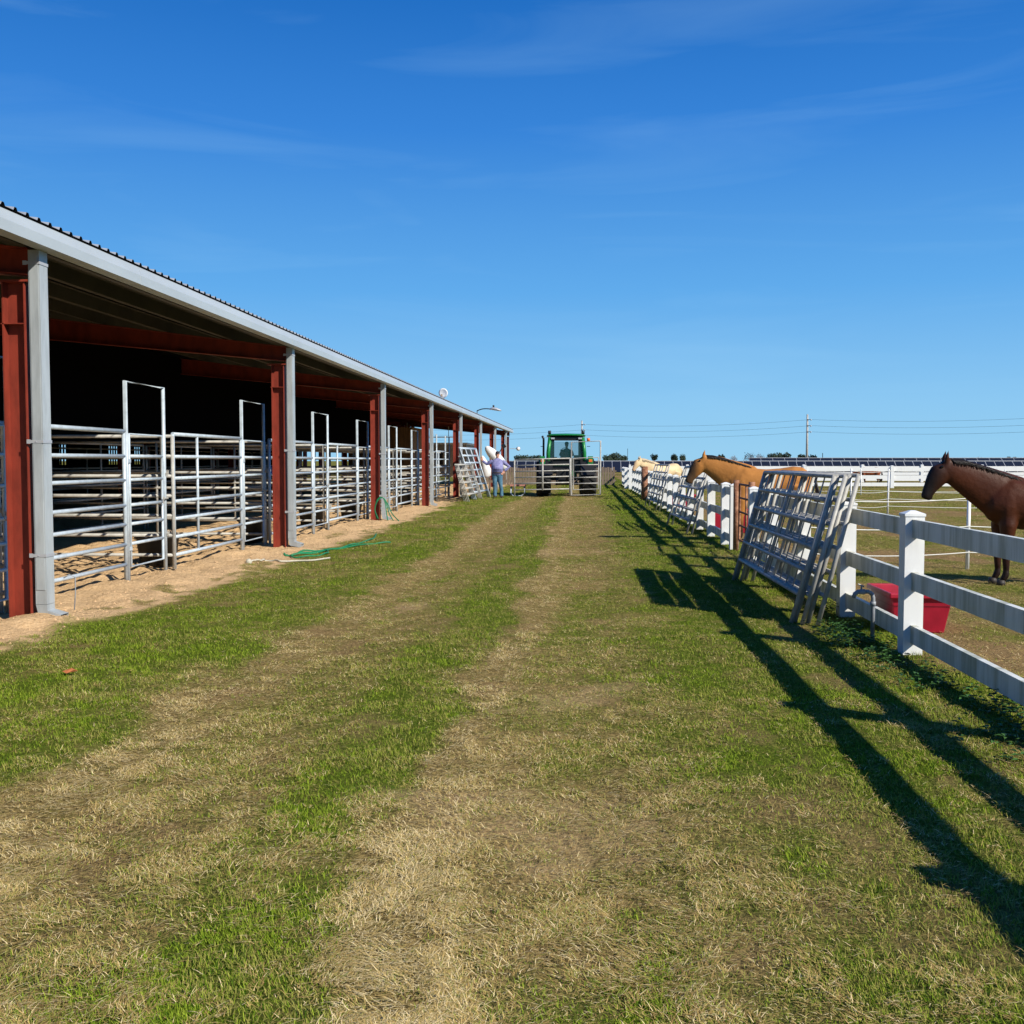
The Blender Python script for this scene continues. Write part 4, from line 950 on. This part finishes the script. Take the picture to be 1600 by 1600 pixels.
# ------------------------------------------------------------------ tractor from behind
def tractor(loc):
    t = thing('tractor', 'green farm tractor seen from behind carrying rail panels', 'tractor')
    def wheel(x, y, r, w_, name='rear_wheel'):
        rot = Matrix.Rotation(R(90), 3, 'Y')
        o = MB().lathe((x, y, r), [(r * .55, -w_ / 2), (r * .93, -w_ / 2), (r * .97, -w_ * .42), (r * .985, 0), (r * .97, w_ * .42), (r * .93, w_ / 2), (r * .55, w_ / 2)], 36, rot).build(name, 'tyre', t, True)
        l_ = MB()
        for i in range(20):
            a = i * math.pi / 10
            for s in (-1, 1):
                aa = a + (.08 if s > 0 else 0)
                c = Vector((x + s * w_ * .24, y + r * .99 * math.cos(aa), r + r * .99 * math.sin(aa)))
                rr = Matrix.Rotation(aa, 3, 'X') @ Matrix.Rotation(s * R(38), 3, 'Y')
                l_.box(c, (w_ * .52, .045, .05), Matrix.Rotation(aa, 3, 'X') @ Matrix.Rotation(R(90), 3, 'X') @ Matrix.Rotation(s * R(35), 3, 'Z') @ Matrix.Rotation(0, 3, 'X') )
        l_.build('tread', 'tyre', o)
        MB().lathe((x, y, r), [(0, -w_ * .18), (r * .3, -w_ * .18), (r * .34, -w_ * .3), (r * .55, -w_ * .45), (r * .56, w_ * .45), (r * .3, w_ * .3), (0, w_ * .28)], 28, rot).build('rim', 'yellow', o, True)
        return o
    for s in (-1, 1):
        wheel(s * 1.0, 0, .76, .64)
        wheel(s * .9, 2.5, .52, .36, 'front_wheel')
        f = MB(); n = 10     # fender: arc over the wheel
        pts = [(math.cos(R(20 + 150 * i / n)) * .86, .76 + math.sin(R(20 + 150 * i / n)) * .86) for i in range(n + 1)]
        vs = []
        for (yy, zz) in pts: vs += [(s * .62, yy, zz), (s * 1.22, yy, zz), (s * .62, yy * 1.03, zz + .03), (s * 1.22, yy * 1.03, zz + .03)]
        fs = []
        for i in range(n): k = i * 4; fs += [(k, k + 1, k + 5, k + 4), (k + 2, k + 6, k + 7, k + 3), (k + 1, k + 3, k + 7, k + 5), (k, k + 4, k + 6, k + 2)]
        f.add(vs, fs); f.b2(s * .62 - .02, s * .62 + .02, -.5, .5, .9, 1.58); fd = f.build('fender', 'blackmetal', t)
        MB().b2(s * 1.05 - .11, s * 1.05 + .11, -.60, -.50, 1.30, 1.75).build('lamp_guard', 'tgreen', fd)
        MB().b2(s * 1.05 - .07, s * 1.05 + .07, -.625, -.603, 1.50, 1.62).build('tail_light', 'orange', fd)
    b = MB(); b.b2(-.30, .30, 1.2, 3.1, .75, 1.65); b.b2(-.55, .55, -.3, .9, 1.2, 1.34); b.build('hood_and_floor', 'tgreen', t)
    b = MB(); b.b2(-.34, .34, -.35, 1.19, .55, 1.195); b.b2(-.45, .45, -.42, -.352, .7, 1.05); b.build('rear_axle_housing', 'blackmetal', t)
    MB().b2(.16, .42, -.47, -.425, .85, 1.12).build('valve_cover', 'tgreen', t)
    MB().b2(-.66, .66, -.33, .28, .98, 1.335).build('rear_housing', 'blackmetal', t)
    MB().b2(-.78, .78, -.28, -.2, 1.34, 1.60).build('cab_rear_panel', 'blackmetal', t)
    for s in (-1, 1): MB().b2(s * .63 - .10, s * .63 + .10, -.27, -.22, 1.601, 2.459).build('door_post', 'blackmetal', t)
    MB().b2(-1.2, 1.2, .0 - .07, .07, .68, .84).build('axle', 'blackmetal', t)
    for x, y in ((-.80, -.30), (.80, -.30), (-.72, 1.15), (.72, 1.15)):
        MB().path([(x, y, 1.34), (x * 1.0, y, 1.9), (x * .90, y, 2.58)], .085 if y < 0 else .05, 8).build('cab_pillar', 'tgreen', t, True)
    MB().path([(-.80, -.3, 1.62), (.80, -.3, 1.62)], .05, 8).build('lower_cross_bar', 'blackmetal', t, True)
    MB().b2(-.72, .72, -.33, .9, 2.46, 2.60).build('headliner', 'blackmetal', t)
    MB().b2(.36, .62, .2, .6, 1.34, 1.80).build('control_console', 'blackmetal', t)
    MB().b2(-.60, -.40, .2, .6, 1.34, 1.72).build('control_console', 'blackmetal', t)
    r_ = MB(); r_.loft([(-.84, .42, 2.66, .04, .80, 0), (-.70, .42, 2.68, .075, .88, 0), (0, .42, 2.69, .085, .9, 0), (.70, .42, 2.68, .075, .88, 0), (.84, .42, 2.66, .04, .80, 0)], 20); r_.build('cab_roof', 'tgreen', t, True)
    for s in (-1, 1):
        MB().b2(s * .60 - .08, s * .60 + .08, -.42, -.345, 2.50, 2.57).build('work_light', 'frame', t)
        MB().path([(s * .74, -.2, 2.72), (s * .74, -.2, 2.88)], .07, 10).build('roof_lamp', 'blackmetal', t, True)
        MB().path([(s * .97, .9, 2.2), (s * 1.12, .9, 2.2)], .015, 6).build('mirror_arm', 'blackmetal', t)
    MB().b2(-.74, .74, -.285, -.277, 1.66, 2.40).build('rear_window', 'glass', t)
    for s in (-1, 1): MB().b2(s * .745 - .004, s * .745 + .004, -.2, 1.05, 1.5, 2.5).build('side_window', 'glass', t)
    MB().path([(.97, -.3, 2.42), (.97, -.3, 2.55)], .07, 10).build('beacon', 'orange', t, True)
    MB().path([(-.98, 1.5, 1.5), (-.98, 1.5, 2.2), (-.98, 1.45, 2.55), (-1.04, 1.4, 2.68)], .05, 10).build('exhaust', 'blackmetal', t, True)
    s = MB(); s.b2(-.27, .27, .15, .65, 1.36, 1.62); s.b2(-.25, .25, .10, .2, 1.62, 2.05); s.build('seat', 'blackmetal', t)
    MB().path([(.0 + .2 * math.cos(a), 1.0 + .1 * math.sin(a), 1.98 + .16 * math.sin(a)) for a in np.arange(0, 6.28, .4)], .015, 6, closed=True).build('steering_wheel', 'blackmetal', t)
    h = MB()
    for s_ in (-1, 1): h.path([(s_ * .42, -.35, .62), (s_ * .44, -1.05, .58)], .045, 8); h.path([(s_ * .42, -.38, 1.15), (s_ * .44, -.9, .62)], .03, 8)
    h.path([(0, -.4, 1.2), (0, -1.0, 1.05)], .04, 8); h.b2(-.5, .5, -1.12, -1.06, .5, .62); h.b2(-.04, .04, -1.12, -1.06, .62, 1.15)
    h.build('hitch', 'blackmetal', t, True)
    t.location = loc; t.rotation_euler = (0, 0, R(3)); return t
tractor((-.78, 45.6, 0))
# driver in the cab
t = thing('person', 'tractor driver in dark navy clothes and cap sitting in the cab', 'person')
m = MB()
m.loft([(0, 0, 1.58, .15, .18, R(-90)), (0, 0, 1.72, .13, .17, R(-90)), (0, 0, 1.9, .13, .2, R(-90)), (0, 0, 2.03, .10, .20, R(-90)), (0, 0, 2.10, .05, .07, R(-90))], 14)
m.path([(0, 0, 2.05), (0, 0, 2.2)], .055, 10); m.ball((0.01, 0, 2.27), .105, 14, (.95, .78, 1.12))
for s in (-1, 1):
    m.path([(0, s * .19, 2.0), (.12, s * .27, 1.82), (.38, s * .17, 1.92)], [.065, .055, .04], 10)
    m.path([(.02, s * .09, 1.62), (.42, s * .13, 1.66), (.50, s * .13, 1.38)], [.10, .075, .05], 10)
organic(m, 'body', 'skin', t, .012, 3)
m = MB(); m.loft([(0, 0, 1.60, .165, .195, R(-90)), (0, 0, 1.72, .145, .185, R(-90)), (0, 0, 1.9, .145, .215, R(-90)), (0, 0, 2.03, .115, .215, R(-90)), (0, 0, 2.09, .07, .09, R(-90))], 14)
for s in (-1, 1): m.path([(0, s * .19, 2.0), (.12, s * .27, 1.82), (.34, s * .19, 1.90)], [.08, .07, .055], 10)
organic(m, 'jacket', 'navy', t, .014, 3)
m = MB(); m.ball((0, 0, 2.32), .115, 14, (.95, .82, .8)); m.build('cap', 'navy', t, True)
t.location = (-.76, 45.95, 0); t.rotation_euler = (0, 0, R(93))
# panels held behind the tractor
t = thing('carried_panel', 'silvery rail panel with bow gate held up behind the tractor', 'corral panel', (-3.1, 44.3, 0))
yy = 44.32
def X_(u): return (u - 912) / 1600 * 44.3 * 1.0
m = MB()
for u, z0 in ((804, -.0), (848, .27), (891, .05)): m.path([(X_(u), yy, z0), (X_(u), yy, 1.60 + (u - 804) * .0007)], .032 if u == 804 else .04, 8)
m.build('post_frame', 'galv_dull', t, True)
m = MB()
for z in (1.60, 1.34, 1.08, .82, .56, .28): m.path([(X_(804), yy, z), (X_(891), yy, z + .06)], .026, 8)
m.build('rails', 'galv_dull', t, True)
m = MB(); m.path([(X_(893), yy, .06), (X_(893), yy, 2.36), (X_(938), yy, 2.40), (X_(938), yy, .10)], .035, 8, closed=True); m.build('bow_frame', 'galv_dull', t, True)
m = MB(); m.path([(X_(896), yy, .30), (X_(896), yy, 1.66), (X_(935), yy, 1.70), (X_(935), yy, .34)], .028, 8, closed=True)
for z in (.56, .82, 1.08, 1.36): m.path([(X_(896), yy, z), (X_(935), yy, z + .03)], .024, 8)
m.build('gate', 'galv_dull', t, True)
# hoop-legged feeder
t = thing('hoop_feeder', 'low feeder with red top and pale hoop legs left of the tractor', 'feeder', (-2.9, 45.4, 0))
for y in (45.2, 45.6):
    MB().path([(-3.2 , y, .42), (-3.22, y, .1), (-3.1, y, .0), (-2.75, y, .0), (-2.6, y, .12), (-2.62, y, .42)], .025, 7).build('leg', 'galv', t, True)
MB().b2(-3.25, -2.55, 45.15, 45.65, .42, .50).build('tray', M_('faded_red', (.5, .22, .16), .6), t)

# wooden fence behind
t = thing('board_fence', 'weathered brown upright board fence far behind the tractor', 'fence', (-7, 66, 0))
m = MB(); x = -7.5; q = random.Random(2)
while x < 2.0:
    m.b2(x, x + .14, 66, 66.03, 0, 1.12 + q.uniform(-.05, .04)); x += .17
m.build('boards', 'wood', t)
m = MB(); m.b2(-7.5, 2.1, 66.031, 66.08, .25, .33); m.b2(-7.5, 2.1, 66.031, 66.08, .85, .93); m.build('backing_rails', 'wood', t)
m = MB(); m.b2(-7.5, -.5, 59.5, 59.55, .28, .42)
t = thing('low_barrier', 'low grey-brown board barrier in front of the board fence', 'barrier', (-4, 60, 0))
m.build('board', 'wood', t)
for x in (-7.2, -4.8, -2.5, -.7): MB().b2(x - .05, x + .05, 59.551, 59.64, 0, .5).build('stake', 'wood', t)

# ------------------------------------------------------------------ roof things
t = thing('satellite_dish', 'round white satellite dish standing on the barn roof', 'satellite dish', (-5.6, 41, 3.9))
c = Vector((-5.62, 41.0, 4.27))
nn = 24; vs = []; fs = []
rotd = Matrix.Rotation(R(-12), 3, 'Z') @ Matrix.Rotation(R(98), 3, 'X')
MB().lathe(c, [(0, 0), (.07, .003), (.13, .012), (.19, .03), (.195, .04), (.13, .022), (.07, .012), (0, .01)], 28, rotd).build('reflector', 'white', t, True)
fwd = rotd @ Vector((0, 0, 1))
MB().path([c + Vector((0, 0, -.18)), c + fwd * .2 + Vector((0, 0, -.16))], .014, 6).build('feed_arm', 'frame', t)
MB().box(c + fwd * .2 + Vector((-.01, 0, -.08)), (.07, .06, .09)).build('receiver', M_('tan_plastic', (.35, .26, .18), .5), t)
MB().path([(-5.62, 41.04, 3.84), (-5.62, 41.04, 4.27)], .02, 8).build('mast', 'frame', t)
t = thing('yard_light', 'grey cobra-head yard light on an arm above the barn gutter', 'yard light', (-5.3, 49, 3.8))
m = MB(); m.path([(-5.12, 49.2, 3.5), (-5.12, 49.2, 3.98)], .02, 7); m.path(spline([(-5.12, 49.2, 3.95), (-4.95, 49.2, 4.02), (-4.75, 49.2, 4.05), (-4.5, 49.2, 4.04)], 4), .025, 7); m.build('arm', 'blackmetal', t, True)
m = MB(); m.loft([(-4.52, 49.2, 4.03, .03, .04, 0), (-4.40, 49.2, 4.06, .07, .10, R(-12)), (-4.2, 49.2, 4.03, .075, .13, R(-12)), (-4.0, 49.2, 3.97, .04, .09, R(-12)), (-3.95, 49.2, 3.95, .015, .03, R(-12))], 14); hd = m.build('lamp_head', 'frame', t, True)
MB().path([(-4.33, 49.2, 4.11), (-4.33, 49.2, 4.22)], .045, 10).build('photocell', 'blackmetal', hd, True)
t = thing('flood_light', 'small white floodlight on the far corner post of the barn', 'floodlight', (-5, 73, 2.5))
MB().path([(-5.25, 73.1, 2.42), (-4.72, 73.1, 2.42)], .02, 6).build('bracket', 'frame', t)
MB().lathe((-4.66, 73.0, 2.40), [(0, .1), (.07, .1), (.15, -.08), (0, -.1)], 14, Matrix.Rotation(R(100), 3, 'X')).build('lamp_head', 'white', t, True)
t = thing('flood_light', 'dark floodlight on a rusty angled arm under the barn end', 'floodlight', (-5, 66, 2))
MB().path([(-5.3, 62.3, 1.75), (-4.95, 62.2, 2.35)], .03, 7).build('arm', 'rust', t)
MB().box((-4.85, 62.15, 2.45), (.22, .2, .26), Matrix.Rotation(R(-35), 3, 'Y')).build('lamp_head', 'blackmetal', t)

# ------------------------------------------------------------------ far field: dark panel rows, trees, poles
def solar(lab, y, x0, x1, zl, zh, step, ybk):
    t = thing('solar_array', lab, 'solar panels', (x0, y, 0), 'long rows of dark panels')
    m = MB(); m.add([(x0, y, zl), (x1, y, zl), (x1, y + ybk, zh), (x0, y + ybk, zh), (x0, y + .05, zl - .05), (x1, y + .05, zl - .05), (x1, y + ybk + .05, zh - .05), (x0, y + ybk + .05, zh - .05)], [(0, 1, 2, 3), (4, 7, 6, 5), (0, 4, 5, 1), (3, 2, 6, 7)]); m.build('panel_sheet', 'solar', t)
    f = MB(); f.b2(x0, x1, y + ybk, y + ybk + .1, zh + .0, zh + .07)
    x = x0
    while x < x1:
        f.add([(x, y - .01, zl), (x + .045, y - .01, zl), (x + .045, y + ybk - .01, zh), (x, y + ybk - .01, zh)], [(0, 1, 2, 3)]); x += step
    f.build('panel_frame', 'frame', t, fix=False)
    p = MB(); x = x0 + 1
    while x < x1: p.b2(x, x + .12, y + ybk * .5, y + ybk * .5 + .12, 0, (zl + zh) / 2 - .06); x += 6
    p.build('support_posts', 'frame', t)
solar('nearer long low row of dark panels behind the white fences', 112, -14, 62, .35, 1.50, .95, 1.5)
solar('farther long row of dark panels rising behind the nearer row', 150, 24, 110, .6, 1.95, 1.7, 1.6)
def tree(seed, w_, h, bare=False):
    q = random.Random(seed); t = thing('tree', 'x', 'tree')
    m = MB(); m.path([(0, 0, 0), (.2, 0, h * .3), (0, .2, h * .6)], [h * .035, h * .025, h * .012], 7)
    for i in range(6):
        a = q.uniform(0, 6.28); m.path([(.1, 0, h * q.uniform(.25, .5)), (w_ * .3 * math.cos(a), w_ * .3 * math.sin(a), h * q.uniform(.55, .8))], [h * .014, h * .006], 5)
    m.build('trunk', 'trunk', t, True)
    c = MB()
    lobes = [(q.uniform(-.32, .32) * w_, q.uniform(-.3, .3) * w_, h * q.uniform(.25, .78), q.uniform(.15, .25) * w_) for _ in range(14)]
    for (x, y, z, r_) in lobes:
        for i in range(70 if not bare else 26):
            v = Vector((q.gauss(0, 1), q.gauss(0, 1), q.gauss(0, .75))).normalized() * r_ * q.uniform(.55, 1.08); s = r_ * q.uniform(.14, .28)
            a = Vector((q.uniform(-1, 1), q.uniform(-1, 1), q.uniform(-1, 1))).normalized(); b = a.orthogonal().normalized(); p = Vector((x, y, z)) + v
            if bare: s *= .6
            c.add([p - a * s - b * s * .6, p + a * s - b * s * .5, p + a * s * .8 + b * s * .6, p - a * s * .7 + b * s], [(0, 1, 2, 3)])
    c.build('crown', 'crown_bare' if bare else 'crown', t, fix=False)
    return t
protos = [tree(1, 9, 7), tree(2, 8, 6.4), tree(3, 12, 6.5), tree(4, 10, 7, True)]
used = set()
TREES = [(948, 17, 6.0, 2, 'low wide dark tree left of the fence corner horizon'), (960, 20, 9, 0, 'tallest dark tree on the horizon above the fence corner'), (973, 16, 6, 1, 'small dark tree just right of the tall horizon tree'),
         (1021, 13, 8, 1, 'round dark tree on the horizon behind the pale horse'), (1053, 13, 7, 0, 'dark tree left of a cluster behind the panel rows'), (1064, 12, 6.5, 2, 'flat dark tree ending the small cluster left of the buckskin horse'),
         (1124, 12, 7.5, 1, 'small dark tree showing above the buckskin neck'), (1142, 14, 6, 3, 'bare grey tree above the buckskin neck'), (1168, 22, 10, 3, 'wide bare tree on the horizon above the buckskin withers'), (1183, 16, 8, 3, 'smaller bare tree right of the wide bare one'),
         (1200, 20, 8.5, 0, 'dark tree left of the twin dark trees near the pole'), (1218, 26, 8, 2, 'broad dark tree between the bare trees and the tall pole'), (1246, 16, 7.5, 1, 'dark tree at the foot of the tall power pole'), (1262, 15, 5.5, 2, 'low tree just right of the tall power pole'),
         (815, 26, 5.5, 2, 'low dark tree above the board fence left of tractor'), (836, 30, 6.3, 0, 'dark tree on the horizon close to the tractor wheel'), (1450, 24, 3.2, 3, 'faint low bare tree left of the dark horse'), (1512, 16, 4.5, 3, 'faint bare tree above the dark horse neck'), (1556, 22, 4.2, 1, 'low dark tree at the far right horizon'), (1592, 22, 4.8, 2, 'dark tree at the right edge of the horizon')]
for i, (u, wpx, hpx, k, lab) in enumerate(TREES):
    D = 760 + 13 * (i % 5); x = (u - 912) / 1600 * D; hgt = (hpx + 3.2) / 1600 * D; base = (7, 6.4, 6.5, 7)[k]
    if k in used: o = dup(protos[k], (x, D, 0), (0, 0, i * 1.3), lab, 'trees along the horizon')
    else: o = protos[k]; used.add(k); o.location = (x, D, 0); o['label'] = lab; o['group'] = 'trees along the horizon'
    s = 1.25 * hgt / base; bw = (9, 8, 12, 10)[k]; o.scale = (wpx / 1600 * D / bw, wpx / 1600 * D / bw, s)
def pole(lab, x, y, h, arms):
    t = thing('power_pole', lab, 'power pole', (x, y, 0), 'power poles carrying the lines')
    MB().path([(x, y, 0), (x, y, h)], [.30, .19], 10).build('shaft', 'woodpole', t, True)
    for z in arms:
        MB().b2(x - .1, x + .75, y - .32, y - .18, z - .06, z + .06).build('bracket', 'blackmetal', t)
        MB().path([(x + .75, y - .25, z - .25), (x + .75, y - .25, z + .12)], .12, 8).build('insulator', 'frame', t, True)
    return t
PS = [(-62, 300, 12.2), (-.5, 268, 12.0), (51.2, 240, 12.0), (104, 214, 12.0), (152, 190, 12.0)]
AR = (11.0, 9.6, 8.2)
pole('tall pale power pole standing behind the tractor', *PS[1][:2], 12.0, AR)
pole('tall pale power pole standing above the big stack of leaning panels', *PS[2][:2], 12.2, AR)
for i, za in enumerate(AR):
    for j, (a, b) in enumerate(zip(PS[:-1], PS[1:])):
        pts = [(a[0] + .75 + (b[0] - a[0]) * u / 14, a[1] - .25 + (b[1] - a[1]) * u / 14, za - .9 * 4 * (u / 14) * (1 - u / 14)) for u in range(15)]
        o = MB().path(pts, .022, 5).build('power_line', 'blackmetal')
        where = ['left of the tractor', 'between the two tall poles', 'right of the tall pole', 'far right above the dark horse'][j]
        tag(o, f'{["top", "middle", "lowest"][i]} thin dark power line {where}', 'power line', 'power lines across the sky')
for (u, top, D, lab) in ((952, 710, 400, 'thin distant post at the left end of the horizon trees'), (980, 701, 420, 'thin distant mast left of the pale horse'), (1277, 708, 300, 'short dark distant post right of the tall power pole')):
    x = (u - 912) / 1600 * D; z = H + (720 - top) / 1600 * D
    tag(MB().path([(x, D, 0), (x, D, z)], .10, 6).build('distant_post', 'blackmetal'), lab, 'post')
